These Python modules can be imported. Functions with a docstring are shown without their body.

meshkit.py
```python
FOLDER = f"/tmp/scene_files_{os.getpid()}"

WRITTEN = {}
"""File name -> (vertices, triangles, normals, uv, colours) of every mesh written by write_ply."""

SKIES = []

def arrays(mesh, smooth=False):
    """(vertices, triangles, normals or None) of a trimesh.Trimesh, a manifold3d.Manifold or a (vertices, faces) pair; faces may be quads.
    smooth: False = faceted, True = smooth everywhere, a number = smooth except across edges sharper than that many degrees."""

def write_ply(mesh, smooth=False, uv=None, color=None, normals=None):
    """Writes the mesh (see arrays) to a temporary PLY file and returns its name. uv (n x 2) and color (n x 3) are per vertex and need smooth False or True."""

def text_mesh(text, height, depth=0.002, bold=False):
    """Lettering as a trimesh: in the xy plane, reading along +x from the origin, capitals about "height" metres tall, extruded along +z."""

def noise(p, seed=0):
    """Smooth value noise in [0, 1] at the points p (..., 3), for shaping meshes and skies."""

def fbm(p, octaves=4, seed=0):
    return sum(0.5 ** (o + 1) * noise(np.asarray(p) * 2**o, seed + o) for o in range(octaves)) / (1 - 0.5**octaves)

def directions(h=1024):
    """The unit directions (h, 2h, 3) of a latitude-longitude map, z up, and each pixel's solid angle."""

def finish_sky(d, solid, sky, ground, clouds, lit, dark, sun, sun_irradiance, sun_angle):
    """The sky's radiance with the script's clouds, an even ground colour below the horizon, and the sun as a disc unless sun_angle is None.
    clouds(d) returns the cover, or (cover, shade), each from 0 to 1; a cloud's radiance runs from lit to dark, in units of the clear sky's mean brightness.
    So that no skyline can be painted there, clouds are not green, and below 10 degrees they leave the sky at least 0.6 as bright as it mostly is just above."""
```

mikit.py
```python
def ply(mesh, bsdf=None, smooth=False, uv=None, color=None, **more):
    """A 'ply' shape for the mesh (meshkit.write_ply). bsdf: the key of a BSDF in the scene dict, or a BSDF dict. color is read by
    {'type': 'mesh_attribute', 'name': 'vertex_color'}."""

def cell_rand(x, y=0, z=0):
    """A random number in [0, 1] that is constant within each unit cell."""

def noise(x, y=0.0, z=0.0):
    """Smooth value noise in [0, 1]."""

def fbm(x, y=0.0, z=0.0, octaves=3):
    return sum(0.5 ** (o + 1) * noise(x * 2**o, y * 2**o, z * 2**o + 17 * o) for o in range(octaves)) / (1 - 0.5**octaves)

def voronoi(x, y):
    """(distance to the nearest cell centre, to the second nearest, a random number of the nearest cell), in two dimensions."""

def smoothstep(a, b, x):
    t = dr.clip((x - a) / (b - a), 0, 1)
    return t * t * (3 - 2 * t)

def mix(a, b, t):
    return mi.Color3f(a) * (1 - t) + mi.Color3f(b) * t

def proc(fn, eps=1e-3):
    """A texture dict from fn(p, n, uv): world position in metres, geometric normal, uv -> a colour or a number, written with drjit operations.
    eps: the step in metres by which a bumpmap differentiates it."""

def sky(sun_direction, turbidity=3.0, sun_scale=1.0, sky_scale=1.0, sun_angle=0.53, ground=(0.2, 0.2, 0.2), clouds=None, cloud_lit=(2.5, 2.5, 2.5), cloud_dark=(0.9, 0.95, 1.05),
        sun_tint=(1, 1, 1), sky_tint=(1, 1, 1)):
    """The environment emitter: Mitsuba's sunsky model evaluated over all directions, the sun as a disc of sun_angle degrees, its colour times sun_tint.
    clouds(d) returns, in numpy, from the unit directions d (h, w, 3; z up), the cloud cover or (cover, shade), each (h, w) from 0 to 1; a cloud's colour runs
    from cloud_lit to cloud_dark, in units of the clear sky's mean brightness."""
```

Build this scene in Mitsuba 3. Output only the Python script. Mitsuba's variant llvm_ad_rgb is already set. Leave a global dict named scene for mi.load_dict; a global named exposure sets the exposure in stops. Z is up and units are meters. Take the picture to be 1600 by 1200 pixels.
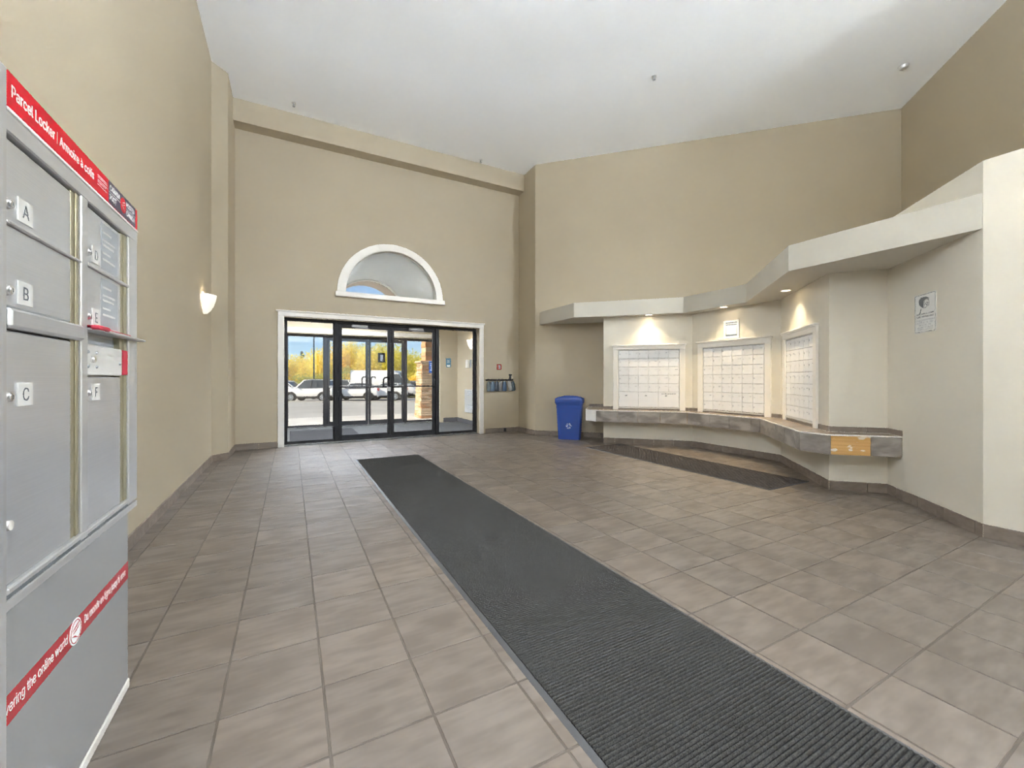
import math, random
import numpy as np, trimesh, shapely
from shapely.geometry import Polygon, box as sbox, Point
import drjit as dr
import mitsuba as mi
import mikit, meshkit
from mikit import proc, noise, fbm, cell_rand, smoothstep, mix

T = mi.ScalarTransform4f
scene, labels = {}, {}
rng = np.random.default_rng(7)
random.seed(7)

# ---------------------------------------------------------------- camera, sky, lamps, exposure
EYE, YAW, FOC, HOR = 1.15, 0.491282, 645.61, 591.54
FWD = np.array([math.sin(YAW), math.cos(YAW)])
RGT = np.array([math.cos(YAW), -math.sin(YAW)])
scene['camera'] = {'type': 'perspective', 'fov': math.degrees(2 * math.atan(800 / FOC)), 'fov_axis': 'x', 'near_clip': 0.05, 'far_clip': 400.0,
                   'principal_point_offset_y': (600 - HOR) / 1200.0,
                   'to_world': T().look_at(origin=[0, 0, EYE], target=[FWD[0], FWD[1], EYE], up=[0, 0, 1])}
SUN = (-0.86, 0.02, 0.52)


def cloud_cover(d):
    p = d / np.maximum(d[..., 2:3] + 0.25, 0.05)
    n = meshkit.fbm(p * [1.1, 1.1, 0.3] + 4.0, 5, 3)
    return np.clip((n - 0.50) * 3.2, 0, 0.8)


scene['sky'] = mikit.sky(SUN, turbidity=3.0, sun_scale=1.7, sky_scale=1.4, clouds=cloud_cover, sun_tint=(0.92, 1.0, 1.08), sky_tint=(0.95, 1.0, 1.08), cloud_lit=(1.5, 1.5, 1.5), cloud_dark=(1.2, 1.25, 1.3), ground=(0.3, 0.3, 0.28))
UNSEEN_PENDANT = 3.0           # radiance of the unseen hanging lamps placed to light the lobby
UNSEEN_PENDANT_UP = 95.0
UNSEEN_WASHER = 24.0            # radiance of the unseen lamps high on the left and rear right walls
UNSEEN_PANELS = 15.5         # radiance of the unseen vestibule panels that put glare on the floor
UNSEEN_PENDANT_TINT = (0.87, 0.99, 1.18)
SCONCE = 2.0
DOWNLIGHT = 2.6
exposure = 1.82

# ---------------------------------------------------------------- materials


def rgb(*c):
    return {'type': 'rgb', 'value': [float(x) for x in c]}


def pri(name, color, rough=0.5, metal=0.0, spec=0.5, bump=None, bscale=1.0, **kw):
    b = {'type': 'principled', 'base_color': color if isinstance(color, dict) else rgb(*color), 'roughness': rough, 'metallic': metal, 'specular': spec, **kw}
    if bump is not None:
        b = {'type': 'bumpmap', 'arbitrary': bump, 'scale': bscale, 'bsdf': b}
    scene[name] = {'type': 'twosided', 'bsdf': b}
    return name


def c3(a):
    return mi.Color3f(*a)


def paint(base):
    def f(p, n, uv):
        v = fbm(p.x * 1.3, p.y * 1.3, p.z * 1.3, 3)
        return c3(base) * (0.97 + 0.06 * v)
    return proc(f)


def plaster(p, n, uv):
    a = fbm(p.x * 70, p.y * 70, p.z * 70, 2)
    b = fbm(p.x * 28 + 5, p.y * 28, p.z * 28, 2)
    return a * 0.5 + smoothstep(0.42, 0.62, b) * 0.5


pri('paint_tan', paint((0.378, 0.322, 0.228)), 0.55, bump=proc(plaster, 2e-3), bscale=0.0028)
pri('paint_cream', paint((0.63, 0.59, 0.50)), 0.55, bump=proc(plaster, 2e-3), bscale=0.0010)
pri('paint_canopy', paint((0.48, 0.455, 0.39)), 0.55)
pri('ceiling_white', (0.86, 0.87, 0.86), 0.8, bump=proc(lambda p, n, uv: fbm(p.x * 45, p.y * 45, 0, 2), 3e-3), bscale=0.002)
pri('trim_white', (0.77, 0.745, 0.69), 0.35)
pri('trim_bright', (0.86, 0.84, 0.79), 0.3)


def tile_col(p, n, uv):
    i, j = dr.floor((p.x + 0.542) / 0.32434), dr.floor((p.y - 1.694) / 0.32434)
    r = cell_rand(i + 50, j + 50, 1)
    s = cell_rand(i + 50, j + 50, 2)
    cloud = fbm(p.x * 5 + r * 31, p.y * 7 + s * 17, p.z * 6, 4)
    vein = fbm(p.x * 7 + s * 13, p.y * 30 + r * 9, p.z * 30, 3)
    m = smoothstep(0.28, 0.75, 0.55 * cloud + 0.45 * vein)
    c = mix((0.122, 0.094, 0.072), (0.178, 0.143, 0.114), m)
    grey = mix((1, 1, 1), (0.97, 1.0, 1.03), s)
    return c * grey * (0.94 + 0.12 * r)


def tile_bump(p, n, uv):
    return 0.65 * fbm(p.x * 11, p.y * 42, p.z * 42, 3) + 0.35 * fbm(p.x * 60, p.y * 120, p.z * 120, 2)


scene['tile'] = {'type': 'bumpmap', 'arbitrary': proc(tile_bump, 2e-3), 'scale': 0.0009, 'bsdf': {'type': 'roughplastic', 'distribution': 'ggx', 'alpha': 0.21, 'int_ior': 1.75, 'nonlinear': False, 'diffuse_reflectance': proc(tile_col)}}
pri('tile_wall', proc(tile_col), 0.40, spec=0.45)
pri('tile_fascia', proc(lambda p, n, uv: mix((0.155, 0.138, 0.122), (0.32, 0.295, 0.27), smoothstep(0.3, 0.75, fbm(p.x * 5 + 3 * fbm(p.z * 9, p.y * 4, p.x * 4), p.y * 5, p.z * 9, 4)))), 0.35, spec=0.5)
pri('grout', proc(lambda p, n, uv: mix((0.055, 0.040, 0.030), (0.095, 0.078, 0.062), fbm(p.x * 6, p.y * 6, 0, 2))), 0.6)
pri('black_metal', (0.012, 0.012, 0.013), 0.5, spec=0.12)
pri('closer_metal', (0.20, 0.20, 0.20), 0.45, metal=0.6)
pri('mat_black', (0.008, 0.008, 0.008), 0.95, spec=0.05)
pri('black_plastic', (0.02, 0.02, 0.022), 0.5)
pri('silver', (0.70, 0.70, 0.70), 0.28, metal=1.0)
pri('chrome', (0.82, 0.82, 0.82), 0.12, metal=1.0)


def brushed(p, n, uv):
    return c3((0.62, 0.63, 0.64)) * (0.96 + 0.06 * fbm(p.y * 6, p.z * 420, 3, 2))


pri('steel_door', proc(brushed), 0.30, metal=0.7)
pri('steel_frame', (0.58, 0.58, 0.575), 0.34, metal=0.6)
pri('steel_lip_wall_reflection', (0.30, 0.275, 0.185), 0.3, metal=0.5)  # olive tint of the reflected beige wall put into the metal colour
def gloss(name, c):
    scene[name] = {'type': 'roughplastic', 'distribution': 'ggx', 'alpha': 0.035, 'int_ior': 2.4, 'nonlinear': False, 'diffuse_reflectance': rgb(*c)}


gloss('steel_panel', (0.29, 0.30, 0.302))
gloss('stripe_red', (0.42, 0.008, 0.02))
pri('sign_red', (0.43, 0.006, 0.015), 0.5, spec=0.3)
pri('sign_navy', (0.035, 0.03, 0.05), 0.4)
pri('white_print', (0.88, 0.88, 0.87), 0.5)
pri('dark_print', (0.10, 0.11, 0.12), 0.5)
pri('grey_label', (0.30, 0.32, 0.34), 0.4)
pri('plate_white', (0.70, 0.70, 0.675), 0.4)
pri('red_plastic', (0.36, 0.014, 0.035), 0.4)


def mat_col(p, n, uv):
    a = fbm(p.x * 420, p.y * 420, 0, 2)
    return mix((0.019, 0.0184, 0.0170), (0.040, 0.0386, 0.0358), smoothstep(0.25, 0.8, a))


pri('mat_pile', proc(mat_col), 0.95, spec=0.02, bump=proc(lambda p, n, uv: fbm(p.x * 420, p.y * 420, 0, 2), 1e-3), bscale=0.0003)
pri('mat_rubber', (0.045, 0.045, 0.047), 0.42)
pri('mat_niche', proc(lambda p, n, uv: mix((0.022, 0.020, 0.019), (0.050, 0.043, 0.038), fbm(p.x * 40, p.y * 40, 0, 3))), 0.95, spec=0.02)
pri('mail_door', (0.78, 0.785, 0.785), 0.32)
pri('mail_frame', (0.48, 0.48, 0.46), 0.4)
pri('heater_grey', (0.44, 0.44, 0.42), 0.5)
pri('bin_blue', (0.012, 0.045, 0.235), 0.38)


def wood(p, n, uv):
    g = noise(p.x * 3, p.y * 3, p.z * 70) * 0.6 + fbm(p.x * 8, p.y * 8, p.z * 160, 2) * 0.4
    c = mix((0.40, 0.20, 0.05), (0.60, 0.37, 0.14), g)
    glue = smoothstep(0.60, 0.70, fbm(p.x * 14 + 3, p.y * 14, p.z * 22, 3))
    return mix(c, (0.78, 0.74, 0.66), glue * 0.85)


pri('bare_wood', proc(wood), 0.6)
pri('counter_top', proc(tile_col), 0.32)
scene['glass'] = {'type': 'thindielectric', 'int_ior': 1.5}
pri('lamp_white', (0.9, 0.88, 0.82), 0.4)
pri('carpet', proc(lambda p, n, uv: mix((0.036, 0.037, 0.037), (0.052, 0.053, 0.053), fbm(p.x * 60, p.y * 60, 0, 3))), 0.9, spec=0.1)
pri('carpet_dark', proc(lambda p, n, uv: mix((0.012, 0.012, 0.013), (0.020, 0.020, 0.021), fbm(p.x * 60, p.y * 60, 0, 3))), 0.9, spec=0.1)
pri('base_dark', (0.05, 0.05, 0.055), 0.5)
pri('concrete', proc(lambda p, n, uv: mix((0.34, 0.34, 0.335), (0.42, 0.42, 0.41), fbm(p.x * 1.5, p.y * 1.5, 0, 4))), 0.9)
pri('asphalt', proc(lambda p, n, uv: mix((0.25, 0.255, 0.255), (0.31, 0.315, 0.315), fbm(p.x * 0.8, p.y * 0.8, 0, 5))), 0.9)
pri('stucco', (0.62, 0.52, 0.42), 0.8)
pri('stone_brown', proc(lambda p, n, uv: mix((0.40, 0.24, 0.13), (0.58, 0.40, 0.25), fbm(p.x * 6, p.y * 6, p.z * 9, 4))), 0.8)
pri('stone_tan', proc(lambda p, n, uv: mix((0.50, 0.34, 0.20), (0.66, 0.52, 0.36), fbm(p.x * 7, p.y * 7, p.z * 9, 4))), 0.8)
pri('stone_red', proc(lambda p, n, uv: mix((0.40, 0.20, 0.10), (0.54, 0.31, 0.17), fbm(p.x * 7, p.y * 7, p.z * 9, 4))), 0.8)
pri('mortar', (0.30, 0.24, 0.19), 0.9)
pri('car_white', (0.82, 0.83, 0.85), 0.2, spec=0.5, clearcoat=1.0, clearcoat_gloss=0.95)
pri('car_glass', (0.05, 0.06, 0.075), 0.08, spec=0.6)
pri('car_black', (0.025, 0.025, 0.028), 0.5)
pri('tyre', (0.02, 0.02, 0.02), 0.8)
pri('alloy', (0.62, 0.63, 0.65), 0.3, metal=0.9)
pri('tail_red', (0.5, 0.02, 0.02), 0.25)
pri('head_lamp', (0.75, 0.78, 0.8), 0.1)
pri('bark', (0.16, 0.12, 0.09), 0.9)
pri('grass', proc(lambda p, n, uv: mix((0.20, 0.22, 0.07), (0.38, 0.33, 0.13), fbm(p.x * 2, p.y * 2, 0, 4))), 0.9)
pri('poster_blue', (0.02, 0.09, 0.36), 0.4)
pri('poster_teal', (0.05, 0.17, 0.26), 0.4)
pri('alarm_red', (0.30, 0.05, 0.035), 0.5)


def leaf_mat(name, a, b):
    def f(p, n, uv):
        r = cell_rand(p.x * 3.3, p.y * 3.3, p.z * 3.3)
        return mix(a, b, 0.5 * r + 0.5 * fbm(p.x * 0.9, p.y * 0.9, p.z * 0.9, 2))
    scene[name] = {'type': 'principledthin', 'base_color': proc(f), 'roughness': 0.6, 'diff_trans': 0.7}


leaf_mat('leaf_yellow', (0.90, 0.74, 0.10), (0.93, 0.85, 0.28))
leaf_mat('leaf_gold', (0.90, 0.66, 0.10), (0.94, 0.80, 0.26))
leaf_mat('leaf_lime', (0.56, 0.55, 0.07), (0.84, 0.74, 0.14))
leaf_mat('leaf_green', (0.34, 0.40, 0.12), (0.58, 0.56, 0.22))
leaf_mat('leaf_spruce', (0.03, 0.07, 0.04), (0.06, 0.11, 0.06))

# ---------------------------------------------------------------- mesh helpers


def cat(*ms):
    return trimesh.util.concatenate([m for m in ms if m is not None])


def bx(lo, hi):
    lo, hi = np.minimum(lo, hi), np.maximum(lo, hi)
    return trimesh.creation.box(bounds=[lo, hi])


def cbx(lo, hi, b=0.004):
    """A box with chamfered edges."""
    lo, hi = np.minimum(lo, hi).astype(float), np.maximum(lo, hi).astype(float)
    b = min(b, 0.45 * float((hi - lo).min()))
    pts = []
    for s in np.ndindex(2, 2, 2):
        c = np.where(np.array(s) == 1, hi, lo)
        d = np.where(np.array(s) == 1, -1, 1)
        for k in range(3):
            q = c.copy()
            for a in range(3):
                if a != k:
                    q[a] += d[a] * b
            pts.append(q)
    return trimesh.convex.convex_hull(np.array(pts))


BOXF = np.array([[0, 2, 1], [1, 2, 3], [4, 5, 6], [5, 7, 6], [0, 1, 4], [1, 5, 4], [2, 6, 3], [3, 6, 7], [0, 4, 2], [2, 4, 6], [1, 3, 5], [3, 7, 5]])


def slab(lo, hi, inset=0.003, axis=2):
    """A box whose face at the high end of axis is inset: a tile with bevelled edges, 12 triangles."""
    v = np.array([[hi[a] if s[a] else lo[a] for a in range(3)] for s in np.ndindex(2, 2, 2)], float)
    c = (np.array(lo) + np.array(hi)) / 2
    top = v[:, axis] == hi[axis]
    for a in range(3):
        if a != axis:
            v[top, a] += np.where(v[top, a] > c[a], -inset, inset)
    m = trimesh.Trimesh(v, BOXF, process=False)
    if m.volume < 0:
        m.invert()
    return m


def tube(pts, r, n=10, cap=True):
    pts = np.asarray(pts, float)
    r = np.broadcast_to(r, (len(pts),))
    t = np.gradient(pts, axis=0)
    t /= np.linalg.norm(t, axis=1, keepdims=True)
    ref = np.array([0, 0, 1.0]) if abs(t[0, 2]) < 0.9 else np.array([1.0, 0, 0])
    a = np.zeros_like(t)
    last = np.cross(t[0], ref)
    for i in range(len(t)):
        last = last - (last @ t[i]) * t[i]
        last /= np.linalg.norm(last) + 1e-12
        a[i] = last
    b = np.cross(t, a)
    ang = np.arange(n) * 2 * np.pi / n
    v = (pts[:, None] + r[:, None, None] * (np.cos(ang)[None, :, None] * a[:, None] + np.sin(ang)[None, :, None] * b[:, None])).reshape(-1, 3)
    f = []
    for i in range(len(pts) - 1):
        for j in range(n):
            p, q = i * n + j, i * n + (j + 1) % n
            f += [[p, q, q + n], [p, q + n, p + n]]
    if cap:
        v = np.vstack([v, pts[0], pts[-1]])
        k, e = len(v) - 2, (len(pts) - 1) * n
        for j in range(n):
            f += [[k, (j + 1) % n, j], [k + 1, e + j, e + (j + 1) % n]]
    m = trimesh.Trimesh(v, f, process=False)
    if m.volume < 0:
        m.invert()
    return m


def prism(poly, z0, z1):
    poly = poly if hasattr(poly, 'geoms') or hasattr(poly, 'exterior') else Polygon(poly)
    gs = getattr(poly, 'geoms', [poly])
    ms = []
    for g in gs:
        if g.area < 1e-7:
            continue
        m = trimesh.creation.extrude_polygon(g, z1 - z0, engine='earcut')
        m.apply_translation([0, 0, z0])
        ms.append(m)
    return cat(*ms)


def loft(rings, cap=True):
    rings = [np.asarray(r, float) for r in rings]
    n = len(rings[0])
    v = np.vstack(rings)
    f = []
    for i in range(len(rings) - 1):
        for j in range(n):
            p, q = i * n + j, i * n + (j + 1) % n
            f += [[p, q, q + n], [p, q + n, p + n]]
    if cap:
        v = np.vstack([v, rings[0].mean(0), rings[-1].mean(0)])
        k, e = len(v) - 2, (len(rings) - 1) * n
        for j in range(n):
            f += [[k, (j + 1) % n, j], [k + 1, e + j, e + (j + 1) % n]]
    m = trimesh.Trimesh(v, f, process=False)
    if m.volume < 0:
        m.invert()
    return m


def lathe(profile, n=32, a0=0.0, a1=2 * math.pi):
    """Profile of (r, z) turned about z from angle a0 to a1."""
    ang = np.linspace(a0, a1, n + 1)
    p = np.asarray(profile, float)
    v = np.stack([p[:, None, 0] * np.cos(ang), p[:, None, 0] * np.sin(ang), np.broadcast_to(p[:, None, 1], (len(p), n + 1))], -1).reshape(-1, 3)
    f = []
    for i in range(len(p) - 1):
        for j in range(n):
            a = i * (n + 1) + j
            f += [[a, a + 1, a + n + 2], [a, a + n + 2, a + n + 1]]
    return trimesh.Trimesh(v, f, process=False)


def cyl(p0, p1, r, n=16):
    return tube([p0, p1], r, n)


class Fr:
    """A wall's own frame: u along the wall (left to right as seen from the room), z up, n out of the wall."""

    def __init__(self, o, d):
        d = np.array(d, float) / np.linalg.norm(d)
        self.o, self.u, self.n = np.array(o[:2], float), d, np.array([d[1], -d[0]])
        self.m = np.eye(4)
        self.m[:3, 0], self.m[:3, 1], self.m[:3, 2], self.m[:2, 3] = [*d, 0], [0, 0, 1], [*self.n, 0], self.o

    def __call__(self, mesh):
        m = mesh.copy()
        m.apply_transform(self.m)
        return m

    def b(self, u0, u1, z0, z1, n0, n1, bev=0.0):
        return self((cbx if bev else bx)([u0, z0, n0], [u1, z1, n1], *([bev] if bev else [])))

    def s(self, u0, u1, z0, z1, n0, n1, inset=0.003):
        return self(slab([u0, z0, n0], [u1, z1, n1], inset, 2))

    def pane(self, u0, u1, z0, z1, n):
        return self(trimesh.Trimesh([[u0, z0, n], [u1, z0, n], [u1, z1, n], [u0, z1, n]], [[0, 1, 2], [0, 2, 3]], process=False))

    def text(self, s, height, u, z, n, depth=0.0012, bold=False, center=False, width=None):
        m = meshkit.text_mesh(s, height, depth, bold)
        if width:
            k = width / (m.bounds[1, 0] - m.bounds[0, 0])
            m.apply_scale([k, 1, 1])
        m.apply_translation([u - (m.bounds[:, 0].mean() if center else m.bounds[0, 0]), z, n])
        return self(m)

    def pt(self, u, z, n):
        return (self.m @ [u, z, n, 1])[:3]


# ---------------------------------------------------------------- scene helpers


def numbered(key):
    if key not in scene and key not in labels and not any(k.startswith(key + '__') for k in scene):
        return key
    i = 1
    while f'{key}_{i:03d}' in scene or f'{key}_{i:03d}' in labels or any(k.startswith(f'{key}_{i:03d}__') for k in scene):
        i += 1
    return f'{key}_{i:03d}'


COUNT = {}


def fresh(key):
    """The next free name of a part (fast)."""
    k = COUNT.get(key, -1) + 1
    while (key if k == 0 else f'{key}_{k:03d}') in scene:
        k += 1
    COUNT[key] = k
    return key if k == 0 else f'{key}_{k:03d}'


def add(key, mesh, mat, smooth=False, **kw):
    scene[key] = mikit.ply(mesh, mat, smooth, **kw)
    return key


def part(parent, name, mesh, mat, smooth=False, label=None, kind=None, **kw):
    k = fresh(parent + '__' + name)
    add(k, mesh, mat, smooth, **kw)
    if label or kind:
        labels[k] = {**({'label': label} if label else {}), **({'kind': kind} if kind else {})}
    return k


def thing(name, label, category, group=None):
    k = numbered(name)
    labels[k] = {'label': label, 'category': category, **({'group': group} if group else {})}
    return k


def struct(name, mesh, mat, label=None, smooth=False):
    if mesh is not None:
        add(name, mesh, mat, smooth)
    labels[name] = {'kind': 'structure', **({'label': label} if label else {})}
    return name


def at(px, py, depth):
    """A point of the place found from the photograph by its distance along the view."""
    p = depth * FWD + depth * (px - 800) / FOC * RGT
    return np.array([p[0], p[1], EYE - (py - HOR) * depth / FOC])


# ---------------------------------------------------------------- the room's plan
XL, YF, ZC = -0.96, 7.912, 5.5
PIL = [(-0.96, 6.93), (-0.79, 7.10), (-0.79, YF)]
CR, C2, C3 = (4.40, YF), (4.385, 7.19), (8.665, 2.91)
T1, T2, T3, T4, T5, T6 = (4.931, 5.746), (5.97, 4.707), (5.97, 3.283), (4.908, 2.221), (5.259, 1.870), (4.425, 1.030)
T0 = (5.380, 6.195)
YB = -4.6
CANZ0, CANZ1, BLKZ = 2.24, 2.50, 2.73


def wall(a, b, z0, z1, th=0.14, ext=0.0):
    f = Fr(a, (b[0] - a[0], b[1] - a[1]))
    L = math.hypot(b[0] - a[0], b[1] - a[1])
    return f.b(-ext, L + ext, z0, z1, -th, 0)


struct('wall_left', wall((XL, YB - .2), (XL, 6.93), 0, ZC + .1), 'paint_tan', 'tall textured beige wall on the left')
struct('wall_left_pilaster', prism([(XL - .1, 6.93), PIL[0], PIL[1], (-0.79, YF + .1), (XL - .1, YF + .1)], 0, ZC + .1), 'paint_tan', 'beige pilaster in the far left corner')
DX0, DX1, DZ = -0.10, 3.46, 2.20
ARC = (1.69, 2.69, 0.865)


def arch_poly(cx, z0, r, extra=0.0):
    a = np.linspace(0, math.pi, 49)
    return Polygon([(cx + r * math.cos(t), z0 + r * math.sin(t)) for t in a] + [(cx - r, z0 - extra), (cx + r, z0 - extra)])


def upright(poly, y0, y1):
    """A polygon of (x, z) extruded from y0 to y1."""
    m = prism(poly, 0, y1 - y0)
    m.apply_transform(np.array([[1, 0, 0, 0], [0, 0, 1, y0], [0, 1, 0, 0], [0, 0, 0, 1.0]]))
    return m


far = sbox(-1.2, 0, 4.6, ZC + .1).difference(sbox(DX0 - .01, -1, DX1 + .01, DZ + .01)).difference(arch_poly(*ARC))
struct('wall_far', upright(far, YF, YF + 0.16), 'paint_tan', 'tall beige entrance wall around the doors and the arched window')
struct('wall_return', wall(CR, C2, 0, ZC + .1, .14), 'paint_tan', 'narrow beige wall turning beside the entrance')
struct('wall_back', wall(C2, C3, 0, ZC + .1, .16), 'paint_tan', 'tall beige wall rising behind the mailbox alcove')
C4 = (6.1, 2.91 - (8.665 - 6.1))
struct('wall_right_upper', wall(C3, C4, 2.3, ZC + .1, .16, .05), 'paint_tan', 'tall beige upper wall on the right')
struct('wall_right_rear', wall(C4, (6.1, YB), 2.3, ZC + .1, .16, .1), 'paint_tan')
struct('wall_alcove_left', wall(T1, T2, 0, CANZ0 + .02, .1), 'paint_cream', 'cream alcove wall with the first mailbox panel')
struct('wall_alcove_end', wall(T0, T1, 0, CANZ0 + .02, .08), 'paint_cream')
struct('wall_alcove_middle', wall(T2, T3, 0, CANZ0 + .02, .1), 'paint_cream', 'cream alcove wall with the middle mailbox panel')
struct('wall_alcove_right', wall(T3, T4, 0, CANZ0 + .02, .1), 'paint_cream', 'cream alcove wall with the right mailbox panel')
struct('wall_alcove_return', wall(T4, T5, 0, CANZ0 + .02, .1), 'paint_cream', 'short cream wall turning beside the right mailbox panel')
blk = Polygon([T5, T6, (T6[0], YB), (6.2, YB), (6.2, 0.2), (6.6, 0.9)])
struct('wall_right', prism(blk, 0, BLKZ), 'paint_cream', 'low cream wall block on the right with a flat top')
# rear of the lobby, with an unseen window placed to let daylight in
rear = sbox(-1.2, 0, 6.4, ZC + .1).difference(sbox(-0.4, 0.35, 4.0, 3.1))
struct('wall_rear', upright(rear, YB - .2, YB), 'paint_tan')
wr = struct('unseen_window_1', None, None, 'unseen broad window letting daylight in through the rear wall of the lobby')
part(wr, 'frame', cat(*[bx([x - .03, YB - .16, .35], [x + .03, YB - .06, 3.1]) for x in (-.37, 1.08, 2.52, 3.97)], *[bx([-.4, YB - .16, z - .03], [4.0, YB - .06, z + .03]) for z in (.38, 3.07)]), 'black_metal')
for k in range(3):
    x0 = -.34 + k * 1.447
    part(wr, 'pane', trimesh.Trimesh([[x0, YB - .11, .41], [x0 + 1.39, YB - .11, .41], [x0 + 1.39, YB - .11, 3.04], [x0, YB - .11, 3.04]], [[0, 1, 2], [0, 2, 3]], process=False), 'glass')
struct('ceiling', bx([-1.3, YB - .3, ZC], [9.2, YF + .2, ZC + .15]), 'ceiling_white', 'flat white ceiling high above the lobby')
BY, BZ = 7.665, 5.15
struct('ceiling_beam', bx([-.80, BY, BZ], [4.42, YF + .02, ZC + .02]), 'paint_tan', 'beige boxed beam along the top of the entrance wall')
can = Polygon([(4.448, 7.127), (4.452, 5.98), (5.735, 4.70), (5.735, 3.63), (4.455, 2.375), (4.43, 1.035), T5, (6.6, .9), (9.0, 2.9), (4.6, 7.3)])
canopy = can.intersection(Polygon([C2, C3, C4, (6.1, .0), (4.3, .9), (4.3, 7.275)]).buffer(.02))
struct('ceiling_alcove', prism(canopy, CANZ0, CANZ1), 'paint_canopy', 'angular cream canopy over the mailbox alcove')

# floor: a bed of grout and single tiles
room = Polygon([(XL, YB), PIL[0], PIL[1], PIL[2], CR, C2, T0, T1, T2, T3, T4, T5, T6, (T6[0], YB)])
TS, TX0, TY0, G = 0.32434, -0.542, 1.6945, 0.0028
floor = struct('floor', prism(room.buffer(.05), -.06, -.0028), 'grout', 'floor of square brown-grey stone tiles')
cells = []
for i in range(-3, 22):
    for j in range(-20, 21):
        x0, y0 = TX0 + i * TS, TY0 + j * TS
        q = sbox(x0 + G, y0 + G, x0 + TS - G, y0 + TS - G)
        if not q.intersects(room):
            continue
        c = np.array([x0 + TS / 2, y0 + TS / 2])
        d, s = c @ FWD, c @ RGT
        px, py = (800 + FOC * s / d, HOR + FOC * EYE / d) if d > .3 else (-1e4, 1e4)
        seen = d > .3 and -60 < px < 1660 and py < 1260
        cells.append((-(1 / d ** 3 if seen else 1e-6 / (1 + abs(d))), i, j, q, room.contains(q)))
cells.sort(key=lambda c: c[0])
rest = []
for k, (_, i, j, q, whole) in enumerate(cells):
    if whole:
        x0, y0, x1, y1 = q.bounds
        m = slab([x0, y0, -.006], [x1, y1, float(rng.normal(0, .00012))], .0022)
    else:
        m = prism(q.intersection(room), -.006, 0)
    if k < 300:
        part(floor, 'tile', m, 'tile')
    else:
        rest.append(m)
part(floor, 'tile_field', cat(*rest), 'tile', kind='stuff')

# baseboards of cut tiles


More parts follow.
